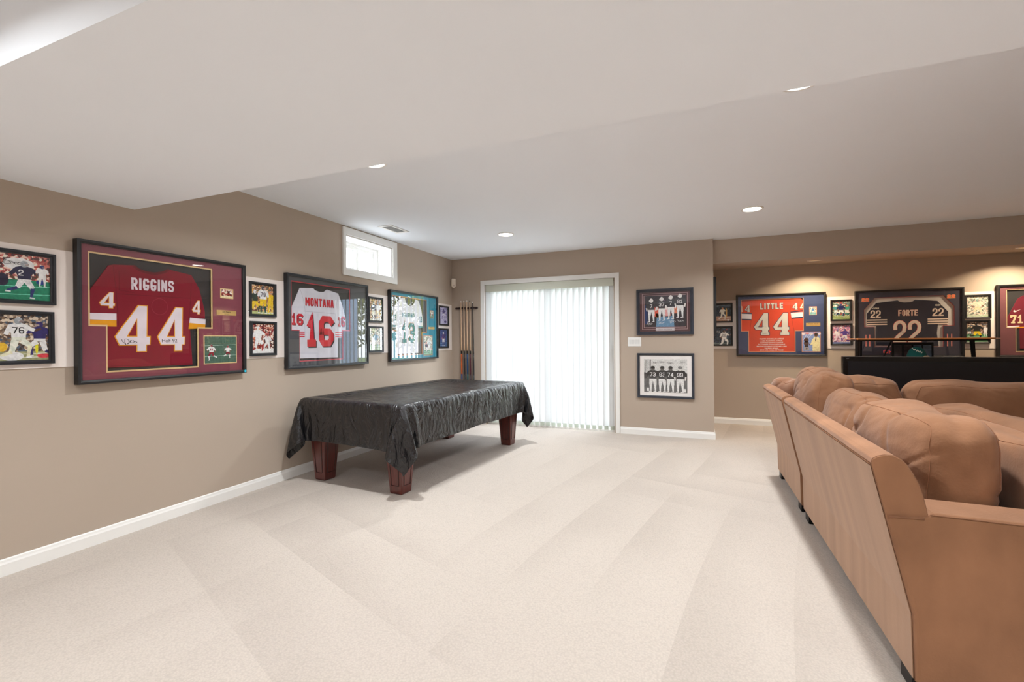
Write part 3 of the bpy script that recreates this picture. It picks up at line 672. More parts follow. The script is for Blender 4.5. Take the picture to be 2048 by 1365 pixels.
mb = MB(); mb.prism([(.067, .388), (.209, .388), (.209, .430), (.067, .427)], -.0135, -.012, 'y', m=WJ); mb.prism([(.067, .347), (.209, .348), (.209, .388), (.067, .387)], -.0135, -.012, 'y', m=YG); mb.build('sleeve_cuff', parent=g); mb = MB()
mb.prism([(.655, .386), (.771, .378), (.773, .416), (.66, .424)], -.0135, -.012, 'y', m=WJ); mb.prism([(.649, .342), (.768, .348), (.771, .378), (.655, .386)], -.0135, -.012, 'y', m=YG)
mb.build('sleeve_cuff', parent=g)
mb = MB()
for (a, c, ww_, hh) in ((.196, .184, .208, .309), (.441, .183, .186, .312)):
    glyph(mb, '4', a, c, ww_, hh, .06, .0122, .0135, YG); glyph(mb, '4', a, c, ww_, hh, .06, .0135, .0142, WJ, grow=-.006)
mb.build('back_number', parent=g)
for (a, c, ww_, hh) in ((.118, .460, .085, .103), (.673, .449, .065, .104)):
    mb = MB(); glyph(mb, '4', a, c, ww_, hh, .03, .0122, .0135, YG); glyph(mb, '4', a, c, ww_, hh, .03, .0135, .0142, WJ, grow=-.0035); mb.build('sleeve_number', parent=g)
mb = MB(); word(mb, 'RIGGINS', .292, .59, .26, .078, .0135, .0122, .0134, WJ, rise=.006); mb.build('jersey_name', parent=g)
mb = MB(); scrawl(mb, .243, .232, .075, .04, .0143, flat((20, 20, 24)), 4, t=.0026); mb.build('signature', parent=g)
textmesh('signature', 'HoF 92', .52, .247, .034, .0146, flat((20, 20, 24)), g)
card(t, .879, .583, .106, .076, GOLD, 'maroon', (226, 196, 150), .2, [(.4, .1, .8, (220, 200, 180), (120, 30, 40), (130, 30, 40), None, WHT, {'pose': 'run'})])
plaque(t, .849, .453, .159, .038, ['John Riggins', 'Washington'])
card(t, .749, .082, .262, .215, GOLD, 'green', (70, 96, 82), 1.0, [(.2, .1, .62, (232, 226, 220), (130, 34, 44), (130, 34, 44), '44', (130, 34, 44), {'pose': 'run', 'flip': -1}), (.72, .16, .5, (232, 226, 220), (130, 34, 44), (130, 34, 44), None, WHT, {'pose': 'run'})], pname='photograph')
mb = MB(); mb.lathe([(.0095, 0), (.0095, .0012)], (0, 0, 0), flat((36, 170, 196)), 16); o = mb.build('blue_sticker', parent=t); o.rotation_euler = (PI / 2, 0, 0); o.location = (1.068, -.0442, .014)

# 2: white jersey number 16
SL = mat('slate_mat_board', (80, 82, 86), .75, var=(18, .05)); REDL = mat('red_mat_line', (214, 62, 78), .5, var=(30, .04))
WC = mesh_cloth('white_mesh_cloth', (216, 216, 226)); RD = mesh_cloth('red_number_cloth', (206, 22, 44)); BK = mesh_cloth('black_number_cloth', (30, 28, 34))
t = jersey_case('L', 3.019, 'large black framed white jersey with red number 16, under the basement window', DARKF, SL, CHAR)
mat_board(t, w, h, [[(.058, .798), (.818, .798), (.818, .353), (.712, .353), (.712, .062), (.146, .062), (.146, .346), (.058, .346)]], SL, REDL, lw=.008)
g = garment(t, [(.064, .352), (.064, .543), (.166, .742), (.327, .757), (.35, .738), (.40, .728), (.46, .733), (.50, .76), (.657, .734), (.72, .60), (.762, .47), (.764, .361), (.70, .345), (.70, .285), (.648, .28), (.644, .084), (.154, .091), (.153, .345)], WC)
mb = MB(); SH = mesh_cloth('grey_seam_thread', (176, 176, 188))
for l in ([(.166, .742), (.20, .66), (.225, .55), (.222, .29)], [(.657, .734), (.63, .62), (.61, .50), (.612, .28)], [(.20, .53), (.62, .525)]): limb(mb, l, [.003] * len(l), .0124, SH)
mb.build('stitching', parent=g)
for a, c in ((.148, .218), (.610, .708)):
    mb = MB()
    for q in (.329, .309, .289): mb.prism([(a, q), (c, q), (c, q + .009), (a, q + .009)], -.0132, -.012, 'y', m=RD)
    mb.build('sleeve_stripes', parent=g)
mb = MB()
for (c, a, ww_) in (('1', .242, .118), ('6', .393, .19)):
    glyph(mb, c, a, .198, ww_, .299, .066 if c == '1' else .062, .0122, .0130, BK, dx=.013, dy=-.012); glyph(mb, c, a, .198, ww_, .299, .066 if c == '1' else .062, .0130, .0140, RD)
mb.build('back_number', parent=g)
for pair in ((('1', .071, .398, .044), ('6', .128, .398, .072)), (('1', .646, .398, .036), ('6', .69, .398, .056))):
    mb = MB()
    for (c, a, z, ww_) in pair: glyph(mb, c, a, z, ww_, .105, .021, .0122, .0130, BK, dx=.006, dy=-.005); glyph(mb, c, a, z, ww_, .105, .021, .0130, .0140, RD)
    mb.build('sleeve_number', parent=g)
mb = MB(); word(mb, 'MONTANA', .229, .585, .36, .076, .0145, .0122, .0128, BK, dx=.003, dy=-.003); word(mb, 'MONTANA', .229, .585, .36, .076, .0145, .0130, .0138, RD); mb.build('jersey_name', parent=g)

# 3: white jersey number 13 on aqua
AQ = mat('aqua_mat_board', (28, 138, 162), .7, var=(18, .05)); ORL = mat('orange_mat_line', (222, 140, 90), .5, var=(30, .04)); TQ = mesh_cloth('teal_number_cloth', (30, 116, 128)); ON = mesh_cloth('orange_outline_cloth', (214, 130, 60))
t = jersey_case('L', 4.500, 'black framed white jersey with teal number 13 on an aqua mat, farthest along left wall', DARKF, AQ, CHAR)
mat_board(t, w, h, [[(.056, .800), (.815, .800), (.815, .350), (.705, .350), (.705, .066), (.130, .066), (.130, .365), (.056, .365)]], AQ, ORL, lw=.009)
g = garment(t, [(.064, .41), (.062, .48), (.119, .68), (.24, .78), (.33, .79), (.345, .74), (.39, .70), (.45, .69), (.51, .71), (.545, .75), (.56, .79), (.64, .77), (.70, .66), (.735, .52), (.735, .43), (.626, .417), (.621, .088), (.137, .09), (.138, .41)], WC)
mb = MB()
for (c, a, ww_) in (('1', .262, .10), ('3', .402, .141)):
    glyph(mb, c, a, .223, ww_, .252, .048, .0122, .0130, ON, grow=.004); glyph(mb, c, a, .223, ww_, .252, .048, .0130, .0140, TQ)
mb.build('back_number', parent=g)
for a in (.085, .65):
    mb = MB(); glyph(mb, '1', a, .49, .03, .08, .012, .0122, .0134, TQ); glyph(mb, '3', a + .032, .49, .03, .08, .012, .0122, .0134, TQ); mb.build('sleeve_number', parent=g)
mb = MB(); word(mb, 'MARINO', .276, .546, .258, .055, .012, .0122, .0134, TQ); mb.build('jersey_name', parent=g)
for a, c in ((.064, .137), (.626, .735)):
    mb = MB(); mb.prism([(a, .418), (c, .418), (c, .440), (a, .440)], -.0132, -.012, 'y', m=TQ); mb.build('sleeve_stripe', parent=g)
card(t, .889, .555, .088, .108, ORL, 'green', (60, 110, 90), .3, [(.5, .1, .8, (236, 236, 236), (60, 150, 150), (240, 240, 240), None, WHT, {'pose': 'run'})])
plaque(t, .848, .404, .158, .033, ['Dan Marino', 'Miami'])
card(t, .728, .05, .222, .268, ORL, 'pale', (90, 140, 110), .25, [(.3, .1, .6, (60, 60, 90), (226, 226, 226), (200, 60, 60), None, WHT, {'pose': 'stand'}), (.6, .06, .85, (236, 236, 236), (236, 236, 236), (240, 240, 240), '13', (30, 116, 128), {'pose': 'run'})], pname='photograph')

# 4: orange jersey number 44
NV = mat('navy_mat_board', (54, 68, 108), .7, var=(18, .05)); OC = mesh_cloth('orange_mesh_cloth', (206, 70, 42)); NC = mesh_cloth('navy_cloth', (34, 38, 74)); PCH = mat('peach_mat_line', (226, 160, 116), .5, var=(30, .04)); GW = mesh_cloth('grey_white_number_cloth', (204, 204, 198))
t = jersey_case('A', 3.943, 'black framed orange jersey with white number 44 on a navy mat in the alcove', BLACK, NV, CHAR, w=1.079)
w = 1.079
op = [(.061, .797), (.826, .797), (.826, .341), (.728, .341), (.728, .055), (.153, .055), (.153, .344), (.061, .344)]
mat_board(t, w, h, [op], NV, PCH, lw=.008)
g = garment(t, [(.066, .345), (.066, .77), (.13, .792), (.40, .796), (.70, .796), (.79, .79), (.820, .76), (.820, .35), (.724, .35), (.722, .06), (.157, .06), (.157, .345)], OC)
mb = MB()
for l in ([(.20, .76), (.199, .60), (.185, .45), (.16, .25)], [(.668, .76), (.673, .58), (.70, .42), (.722, .30)]): limb(mb, l, [.0035] * 4, .0124, mesh_cloth('dark_orange_seam', (140, 46, 28)))
limb(mb, [(.07, .775), (.2, .786), (.5, .79), (.72, .79)], [.016] * 4, .0125, mesh_cloth('dark_orange_seam', (140, 46, 28)))
mb.build('stitching', parent=g); mb = MB()
mb.prism([(.066, .598), (.197, .588), (.196, .603), (.066, .612)], -.0132, -.012, 'y', m=NC); mb.prism([(.066, .525), (.194, .517), (.197, .588), (.066, .598)], -.0134, -.012, 'y', m=WC); mb.prism([(.066, .510), (.191, .500), (.194, .517), (.066, .525)], -.0132, -.012, 'y', m=NC)
mb.build('sleeve_stripes', parent=g); mb = MB()
mb.prism([(.672, .595), (.821, .611), (.822, .625), (.670, .608)], -.0132, -.012, 'y', m=NC); mb.prism([(.682, .525), (.821, .535), (.821, .600), (.674, .592)], -.0134, -.012, 'y', m=WC); mb.prism([(.684, .508), (.821, .520), (.821, .535), (.682, .525)], -.0132, -.012, 'y', m=NC)
mb.build('sleeve_stripes', parent=g)
mb = MB()
for (a, c, ww_, hh) in ((.222, .288, .196, .312), (.459, .286, .198, .312)):
    glyph(mb, '4', a, c, ww_, hh, .06, .0122, .0132, NC, serif=True, grow=.004); glyph(mb, '4', a, c, ww_, hh, .06, .0132, .0140, GW, grow=-.003, serif=True)
mb.build('back_number', parent=g)
for (a, c, ww_, hh) in ((.110, .617, .066, .10), (.692, .632, .066, .096)):
    mb = MB(); glyph(mb, '4', a, c, ww_, hh, .03, .0122, .0132, NC, serif=True, grow=.002); glyph(mb, '4', a, c, ww_, hh, .03, .0132, .0140, GW, grow=-.002, serif=True); mb.build('sleeve_number', parent=g)
mb = MB(); mb.prism([(.069, .625), (.083, .625), (.083, .64), (.078, .64), (.078, .70), (.069, .71)], -.0134, -.012, 'y', m=GW); mb.build('sleeve_number', parent=g); mb = MB(); mb.prism([(.783, .66), (.815, .72), (.822, .725), (.822, .70), (.803, .668), (.822, .668), (.822, .652), (.783, .652)], -.0134, -.012, 'y', m=GW)
mb.build('sleeve_number', parent=g)
mb = MB(); word(mb, 'LITTLE', .303, .65, .28, .086, .021, .0122, .0129, NC, grow=.002, gap=.3); word(mb, 'LITTLE', .303, .65, .28, .086, .018, .0131, .0137, GW, gap=.3); mb.build('jersey_name', parent=g)
for k, s in enumerate(['FLOYD DOUGLAS LITTLE', '6,323 RUSHING YARDS', '2,418 RECEIVING YARDS', '54 CAREER TOUCHDOWNS', 'BRONCOS RING OF FAME 1984', '3X PRO BOWL', '2010 NFL HALL OF FAME']):
    textmesh('career_lines', s, .44, .229 - k * .0262, .0235, .0128, flat((240, 226, 214)), g, bold=.0004, xs=1.12)
mb = MB(); scrawl(mb, .25, .395, .13, .03, .0143, flat((90, 90, 100)), 7, t=.0012); scrawl(mb, .33, .30, .05, .02, .0143, flat((90, 90, 100)), 9, t=.0012); mb.build('signature', parent=g)
card(t, .889, .553, .088, .115, PCH, 'pale', (90, 150, 150), .3, [(.5, .1, .8, (60, 110, 160), (236, 236, 236), (60, 90, 140), None, WHT, {'pose': 'stand'})])
plaque(t, .851, .405, .164, .045, ['FLOYD LITTLE', 'Denver'])
mb = MB(); mb.box(.800, -.0252, .056, 1.018, -.0241, .329); mb.build('card_mat', PCH, t)
ph = MB(); SKYB = flat((118, 140, 190)); ph.box(.807, -.0262, .063, 1.011, -.0252, .322, SKYB)
for k in range(5): poly(ph, ell(.82 + .045 * k, .30 + .006 * (k % 2), .022, .012), .0263, flat((196, 120, 120) if k % 2 else (214, 196, 200)))
for l in range(3): limb(ph, [(.86 + l * .03, .30), (.82 + l * .02, .22)], [.004, .003], .0263, flat((206, 206, 220)))
BZ = flat((74, 50, 44)); CR = flat((222, 204, 160)); SK = flat((92, 62, 50))
poly(ph, ell(.853, .215, .028, .034), .0266, BZ); poly(ph, [(.822, .18), (.835, .20), (.872, .20), (.885, .18), (.875, .15), (.83, .15)], .0266, BZ); poly(ph, [(.835, .15), (.872, .15), (.876, .12), (.832, .12)], .0266, flat((50, 44, 46)))
poly(ph, [(.822, .075), (.888, .075), (.882, .12), (.828, .12)], .0266, flat((150, 146, 150))); poly(ph, [(.847, .09), (.865, .09), (.865, .11), (.847, .11)], .0268, flat((60, 60, 70)))
poly(ph, [(.925, .066), (1.008, .066), (1.008, .235), (.985, .262), (.945, .262), (.925, .225)], .0266, CR); limb(ph, [(.935, .23), (.915, .165), (.895, .155)], [.026, .022, .018], .0268, CR); poly(ph, ell(.892, .155, .010, .010), .0269, SK)
poly(ph, [(.955, .262), (.975, .262), (.967, .205)], .0268, flat((240, 240, 240))); limb(ph, [(.966, .255), (.958, .20)], [.008, .010], .0269, flat((40, 36, 46))); poly(ph, ell(.966, .285, .021, .026), .0268, SK)
poly(ph, ell(.966, .298, .021, .014), .0269, flat((46, 38, 36)))
for l in range(3): limb(ph, [(.945, .115 - l * .016), (1.0, .122 - l * .016)], [.0025] * 2, .0269, flat((150, 134, 100)))
ph.build('photograph', parent=t)

# 5: navy jersey number 22
w = 1.10
NM = mat('midnight_mat_board', (50, 48, 66), .7, var=(18, .05)); NJ = mesh_cloth('midnight_mesh_cloth', (28, 28, 46)); GB = mat('grey_backing', (204, 202, 198), .7, var=(10, .03)); RL = mat('coral_mat_line', (206, 84, 78), .5, var=(30, .04)); CRM = mesh_cloth('cream_number_cloth', (222, 206, 190)); OE = mesh_cloth('coral_edge_cloth', (206, 78, 66))
t = jersey_case('A', 5.347, 'black framed midnight blue jersey with number 22 above the television', BLACK, NM, GB, w=1.10, v=.972)
op = [(.096, .614), (.211, .767), (.910, .771), (1.012, .632), (1.012, .392), (.905, .392), (.905, .128), (.206, .128), (.206, .388), (.096, .388)]
mat_board(t, w, h, [op], NM, RL, lw=.0035)
g = garment(t, [(.129, .41), (.129, .563), (.23, .700), (.454, .726), (.475, .708), (.52, .697), (.58, .698), (.61, .708), (.631, .727), (.853, .704), (.956, .567), (.956, .415), (.858, .412), (.846, .30), (.863, .141), (.227, .150), (.228, .404)], NJ)
for a, c in ((.128, .343), (.755, .955)):
    mb = MB()
    for q in (.471, .442, .413): mb.prism([(a, q), (c, q), (c, q + .015), (a, q + .015)], -.0132, -.012, 'y', m=CRM)
    mb.build('sleeve_stripes', parent=g)
def two(mb, a, z, ww_, hh, t_, m, y0, y1, grow=0):
    P = []
    for k in range(9):
        q = PI * (1 - k / 8) * 1.12; P.append((a + ww_ / 2 + (ww_ - t_) / 2 * math.cos(q - .1), z + hh * .70 + (hh * .30 - t_ / 2) * math.sin(q - .1)))
    P += [(a + ww_ * .80, z + hh * .50), (a + ww_ * .35, z + hh * .26), (a + t_ / 2, z + t_ / 2 + hh * .04), (a + t_ / 2, z + t_ / 2), (a + ww_ - t_ / 2, z + t_ / 2)]
    stroke(mb, P, t_ + 2 * grow, y0, y1, m)
mb = MB()
for a in (.407, .556):
    two(mb, a, .192, .135, .275, .036, OE, .0122, .0130, grow=.0035); two(mb, a, .192, .135, .275, .036, CRM, .0131, .0139)
mb.build('back_number', parent=g)
for a, z in ((.167, .507), (.802, .515)):
    mb = MB(); two(mb, a, z, .052, .098, .015, CRM, .0122, .0134); two(mb, a + .059, z, .052, .098, .015, CRM, .0122, .0134); mb.build('sleeve_number', parent=g)
mb = MB(); word(mb, 'FORTE', .459, .526, .198, .074, .0125, .0122, .0128, OE, grow=.0015); word(mb, 'FORTE', .459, .526, .198, .074, .0125, .0130, .0137, CRM); mb.build('jersey_name', parent=g)
textmesh('sleeve_initials', 'GSH', .225, .622, .026, .0128, flat((222, 206, 190)), g, bold=.0006, xs=1.4); textmesh('sleeve_initials', 'GSH', .863, .642, .026, .0128, flat((222, 206, 190)), g, bold=.0006, xs=1.4)
mb = MB(); scrawl(mb, .44, .30, .07, .05, .0143, flat((24, 24, 30)), 11, t=.0018); mb.build('signature', parent=g)
mb = MB(); YL = flat((226, 170, 90)); COR = flat((220, 92, 70))
for a, z in ((.072, .722), (.942, .729)):
    for k in range(2): glyph(mb, '2', a + k * .042, z, .036, .044, .011, .0242, .0246, YL, grow=.002); glyph(mb, '2', a + k * .042, z, .036, .044, .010, .0247, .0250, COR)
for a in (.110, .150, .938, .978): mb.prism([(a, .138), (a + .010, .138), (a + .010, .29), (a, .29)], -.0248, -.024, 'y', m=flat((206, 120, 110)))
word(mb, 'CHICAGO', .297, .046, .36, .046, .013, .0242, .0246, flat((40, 60, 130)), grow=.003); word(mb, 'CHICAGO', .297, .046, .36, .046, .012, .0247, .0250, flat((226, 84, 60)))
mb.build('mat_lettering', parent=t)

# 6: maroon jersey number 71 at the right edge
w = 1.083
BG = mesh_cloth('burgundy_mesh_cloth', (112, 26, 46)); BM = mat('burgundy_mat_board', (120, 72, 78), .75, var=(18, .05)); CG = mat('cream_gold_mat_line', (206, 182, 140), .5, var=(30, .04)); CN = mesh_cloth('cream_digit_cloth', (228, 210, 170))
t = jersey_case('A', 6.754, 'black framed burgundy jersey with cream number 71 at the right edge', BLACK, BM, CHAR)
op = [(.085, .806), (.995, .806), (.995, .345), (.915, .345), (.915, .060), (.165, .060), (.165, .345), (.085, .345)]
mat_board(t, w, h, [op], BM, CG, lw=.009)
g = garment(t, [(.098, .372), (.098, .47), (.19, .69), (.236, .725), (.46, .752), (.48, .735), (.54, .722), (.60, .735), (.62, .752), (.84, .725), (.89, .69), (.98, .47), (.98, .372), (.845, .36), (.85, .10), (.21, .10), (.205, .36)], BG)
for a in (.124, .842):
    mb = MB(); glyph(mb, 'q', a, .40, .056, .098, .018, .0122, .0134, CN); glyph(mb, '1', a + .062, .40, .056, .098, .018, .0122, .0134, CN); mb.build('sleeve_number', parent=g)
mb = MB()
for k, c in enumerate('q1'): glyph(mb, c, .34 + k * .2, .16, .17, .30, .055, .0122, .0132, YG, grow=.004); glyph(mb, c, .34 + k * .2, .16, .17, .30, .055, .0133, .0140, CN)
mb.build('back_number', parent=g)
mb = MB(); poly(mb, [(.150, .545), (.158, .533), (.172, .533), (.222, .566), (.178, .549), (.166, .550), (.160, .560)], .0128, flat((236, 226, 216))); mb.build('sleeve_mark', parent=g)
mb = MB(); mb.prism([(.092, .350), (.205, .358), (.205, .372), (.092, .366)], -.0136, -.012, 'y', m=WC); mb.prism([(.165, .340), (.25, .344), (.25, .358), (.165, .354)], -.0134, -.012, 'y', m=YG); mb.build('sleeve_cuff_trim', parent=g)

# 7: frame on the side wall of the alcove, seen edge on
t = wall_root('framed_picture', 'dark frame on the alcove side wall, seen edge on at the corner', 'framed picture', 'R', 6.32, 1.262)
moulding(t, .60, .745, .023, .044, BLACK, lip=.003); mb = MB(); mb.box(.02, -.012, .02, .58, -.004, .725); mb.build('mat_board', NM, t); glasspane(t, .60, .745, .02, .036)

# back wall pictures
t = wall_root('framed_picture', 'framed colour print of four players in white, upper one on the back wall', 'framed picture', 'B', 2.700, 1.280)
w, h = .681, .579
MLT = mat('gunmetal_frame', (50, 54, 64), .35, var=(12, .15)); MBR = mat('maroon_brown_mat', (84, 52, 56), .7, var=(12, .05)); PK = mat('dusty_pink_line', (190, 158, 160), .5, var=(20, .03))
moulding(t, w, h, .040, .028, MLT, lip=.008)
mb = MB(); mb.box(.03, -.010, .03, w - .03, -.001, h - .03); mb.build('mat_board', MBR, t)
mb = MB()
for q, r in (((.068, .066), .006), ((.090, .090), .006)): mb.prism([(q[0], q[1]), (w - q[0], q[1]), (w - q[0], h - q[1] + .01), (q[0], h - q[1] + .01)], -.0112, -.0098, 'y', m=PK, holes=[[(q[0] + r, q[1] + r), (w - q[0] - r, q[1] + r), (w - q[0] - r, h - q[1] - r + .01), (q[0] + r, h - q[1] - r + .01)]])
mb.build('mat_lines', parent=t)
DK = mat('dark_studio_backdrop', (44, 40, 50), .5, var=(9, .4, (3, 1, .4)))
mb = MB(); u0, v0, pw, phh = .098, .100, .498, .393; mb.box(u0, -.0118, v0, u0 + pw, -.0108, v0 + phh, DK)
def blend(P, c): poly(mb, [(u0 + a * pw, v0 + q * phh) for a, q in P], .0119, flat(c))
blend([(.28, 0), (.72, 0), (.70, .35), (.30, .32)], (96, 134, 164)); blend([(.24, .34), (.4, .30), (.36, .6), (.25, .72)], (206, 92, 74)); blend([(.28, .30), (.40, .30), (.38, .42), (.28, .44)], (226, 140, 70)); blend([(.5, .3), (.64, .32), (.6, .62), (.48, .66)], (206, 150, 150)); blend([(.65, .42), (.82, .42), (.78, .62), (.66, .62)], (196, 116, 90)); blend([(0, .1), (.08, .1), (.07, .7), (0, .72)], (30, 52, 96)); blend([(.36, .6), (.5, .55), (.5, .86), (.38, .9)], (96, 62, 110))
for k, a in enumerate((.17, .42, .64, .86)):
    athlete(mb, u0 + a * pw, v0 + (.16 + .04 * k) * phh, .78 * phh, .0122 + k * .0008, (58, 60, 66), (232, 232, 224), (226, 226, 226), ['7', '37', '7', '81'][k], WHT, pose='stand', skin=(226, 222, 216), sock=(210, 214, 214), flip=-1)
for k, a in enumerate((.05, .33, .60, .80)): scrawl(mb, u0 + a * pw, v0 + (.06 + .025 * k) * phh, .14 * pw, .09 * phh, .0162, flat((236, 236, 240)), 20 + k, t=.0025)
mb.build('print', parent=t)
mb = MB(); mb.box(.236, -.014, .049, .458, -.0112, .088); o = mb.build('name_plate', mat('silver_plate', (214, 206, 210), .35, metal=.2, var=(10, .02)), t)
textmesh('plate_text', 'ORANGE CRUSH DEFENSE', .347, .062, .014, .0142, flat((90, 84, 90)), o)
glasspane(t, w, h, .038, .019)

t = wall_root('framed_picture', 'black and white framed photo of four standing players, lower one on the back wall', 'framed picture', 'B', 2.705, .479)
w, h = .680, .568
moulding(t, w, h, .030, .026, MLT, lip=.006)
mb = MB(); mb.box(.02, -.010, .02, w - .02, -.001, h - .02); mb.build('mat_board', mat('white_mat_board', (246, 242, 240), .8, var=(12, .02)), t)
mb = MB(); u0, v0, pw, phh = .082, .074, .516, .418; mb.box(u0, -.0112, v0, u0 + pw, -.0102, v0 + phh, mat('grey_print_ground', (98, 98, 98), .6, var=(30, .25)))
poly(mb, [(u0, v0 + .52 * phh), (u0 + pw, v0 + .52 * phh), (u0 + pw, v0 + phh), (u0, v0 + phh)], .0113, flat((196, 196, 194)))
for k in range(6): limb(mb, [(u0 + (.01 + .028 * k) * pw, v0 + .5 * phh), (u0 + (.02 + .028 * k) * pw, v0 + .99 * phh)], [.006, .007], .0114, flat((92, 92, 92) if k % 2 else (140, 140, 138)))
for a, q in ((.0, .2), (.92, .5)): poly(mb, [(u0 + a * pw, v0 + .42 * phh), (u0 + (a + .08) * pw, v0 + .42 * phh), (u0 + (a + .08) * pw, v0 + .58 * phh), (u0 + a * pw, v0 + .6 * phh)], .0115, flat((60, 60, 60)))
for k, (a, nn, hc) in enumerate(((.21, '73', (30, 30, 30)), (.43, '93', (40, 40, 40)), (.62, '74', (44, 44, 44)), (.84, '99', (110, 110, 110)))):
    athlete(mb, u0 + a * pw, v0 + .01 * phh, .80 * phh, .0118 + k * .0009, (44, 44, 46), (206, 206, 204), hc, nn, (240, 240, 240), pose='stand', skin=(86, 84, 82) if k != 3 else (190, 188, 186), sock=(216, 216, 214), face=True, flip=-1)
for k, a in enumerate((.19, .37, .57, .84)): scrawl(mb, u0 + a * pw, v0 + (.86 + .02 * (k % 2)) * phh, .11 * pw, .07 * phh, .016, flat((50, 50, 54)), 40 + k, t=.0016)
for a, z in ((.06, .03), (.91, .02)): poly(mb, [(u0 + a * pw, v0 + z * phh), (u0 + (a + .06) * pw, v0 + z * phh), (u0 + (a + .06) * pw, v0 + (z + .1) * phh), (u0 + a * pw, v0 + (z + .1) * phh)], .016, flat((214, 214, 212)))
mb.build('photograph', parent=t)
glasspane(t, w, h, .028, .018)

# ------------------------------------------------------------------ cue rack and cues
t = empty('cue_rack', 'dark wooden wall rack holding the cues beside the sliding door', 'cue rack', (.06, D, .30))
RW = mat('dark_rack_wood', (52, 34, 30), .35, var=(10, .2, (1, 1, 5)))
b = MB(); P = [(.02 * math.cos(a) + (.354 if math.cos(a) > 0 else .02), .016 * math.sin(a)) for a in [PI / 2 - k * PI / 8 for k in range(16)]]
b.prism([(x, 1.407 + z) for x, z in P], -.018, 0, 'y'); b.build('clip_bar', RW, t, bevel=.003)
cx = [.112 + .0485 * k for k in range(5)]
for x in cx:
    b = MB(); b.prism([(x - .022, -.018), (x - .022, -.045), (x - .010, -.050), (x - .010, -.033), (x + .010, -.033), (x + .010, -.050), (x + .022, -.045), (x + .022, -.018)], 1.393, 1.421, 'z'); b.build('cue_clip', RW, t)
b = MB(); b.box(-.01, -.075, 0, .39, 0, .03); b.box(-.01, -.012, .03, .39, 0, .09); b.build('cue_shelf', RW, t, bevel=.004)
MAPLE = mat('maple_shaft', (226, 192, 158), .35, var=(12, .06, (1, 1, .1)))
cues = [('orange and blue butt', (206, 96, 44), (44, 60, 110), 1.483, (236, 226, 220)), ('plain black butt', (44, 44, 48), (34, 34, 38), 1.483, (236, 230, 224)),
        ('blue and teal butt', (28, 74, 120), (34, 84, 88), 1.486, (236, 230, 224)), ('dark red butt', (84, 34, 48), (60, 40, 48), 1.480, (60, 80, 84)), ('all black shaft', (44, 46, 50), (32, 34, 38), 1.468, (226, 222, 214))]
for k, (nm, c1, c2, L_, tipc) in enumerate(cues):
    x = .06 + cx[k]; q = empty('pool_cue', 'pool cue with %s, %s in the wall rack' % (nm, ['leftmost', 'second from left', 'middle one', 'fourth from left', 'rightmost'][k]), 'pool cue', (x + .012, D - .052, .3305), group='pool cues in the wall rack')
    dxx = -.014; P = lambda z: (dxx * z / L_ + (.004 * math.sin(PI * z / L_) if k == 4 else 0), .012 * z / L_, z)
    R_ = lambda z: .0145 - .0085 * min(1, z / L_)
    seg = lambda a, c, n=4: [P(a + (c - a) * i / n) for i in range(n + 1)]
    rad = lambda a, c, n=4: [R_(a + (c - a) * i / n) for i in range(n + 1)]
    M1, M2 = mat('butt_%d' % k, c1, .3, var=(20, .1)), mat('butt_end_%d' % k, c2, .3, var=(20, .1))
    b = MB(); b.tube(seg(0, .40), rad(0, .40), M2, 10); b.tube(seg(.40, .70), rad(.40, .70), M1, 10); b.tube(seg(.70, .745), rad(.70, .745), mat('cue_collar', (34, 30, 30), .3, var=(10, .1)), 10); b.build('butt', parent=q, smooth=True)
    b = MB(); b.tube(seg(.745, L_ - .02, 6), rad(.745, L_ - .02, 6), MAPLE if k < 4 else M1, 10)
    b.build('shaft', parent=q, smooth=True)
    b = MB(); b.tube(seg(L_ - .02, L_, 1), [R_(L_ - .02) + .0012, R_(L_) + .001], mat('tip_%d' % k, tipc, .5, var=(20, .05)), 10); b.build('cue_tip', parent=q, smooth=True)

# ------------------------------------------------------------------ pool table
TC = Vector((.83, 4.075, 0)); TR = math.radians(-5.0); TA, TB, TZ = .585, 1.10, .728
t = empty('pool_table', 'pool table on tapered dark cherry legs standing along the left wall', 'pool table', TC, TR)
b = MB(); b.box(-TA + .02, -TB + .02, .60, TA - .02, TB - .02, .69); b.build('apron', CHERRY, t, bevel=.01)
b = MB(); b.prism([(-TA + .008, -TB + .008), (TA - .008, -TB + .008), (TA - .008, TB - .008), (-TA + .008, TB - .008)], .67, .715, 'z', holes=[[(-TA + .13, -TB + .13), (TA - .13, -TB + .13), (TA - .13, TB - .13), (-TA + .13, TB - .13)]]); b.build('rail', CHERRY, t, bevel=.012)
b = MB(); b.box(-TA + .12, -TB + .12, .66, TA - .12, TB - .12, .690); b.build('playing_field', mat('green_baize', (40, 100, 70), .95, var=(30, .05)), t)
b = MB(); b.box(-.10, -.18, .43, .10, .18, .60); b.build('ball_return_box', STEEL, t, bevel=.01)
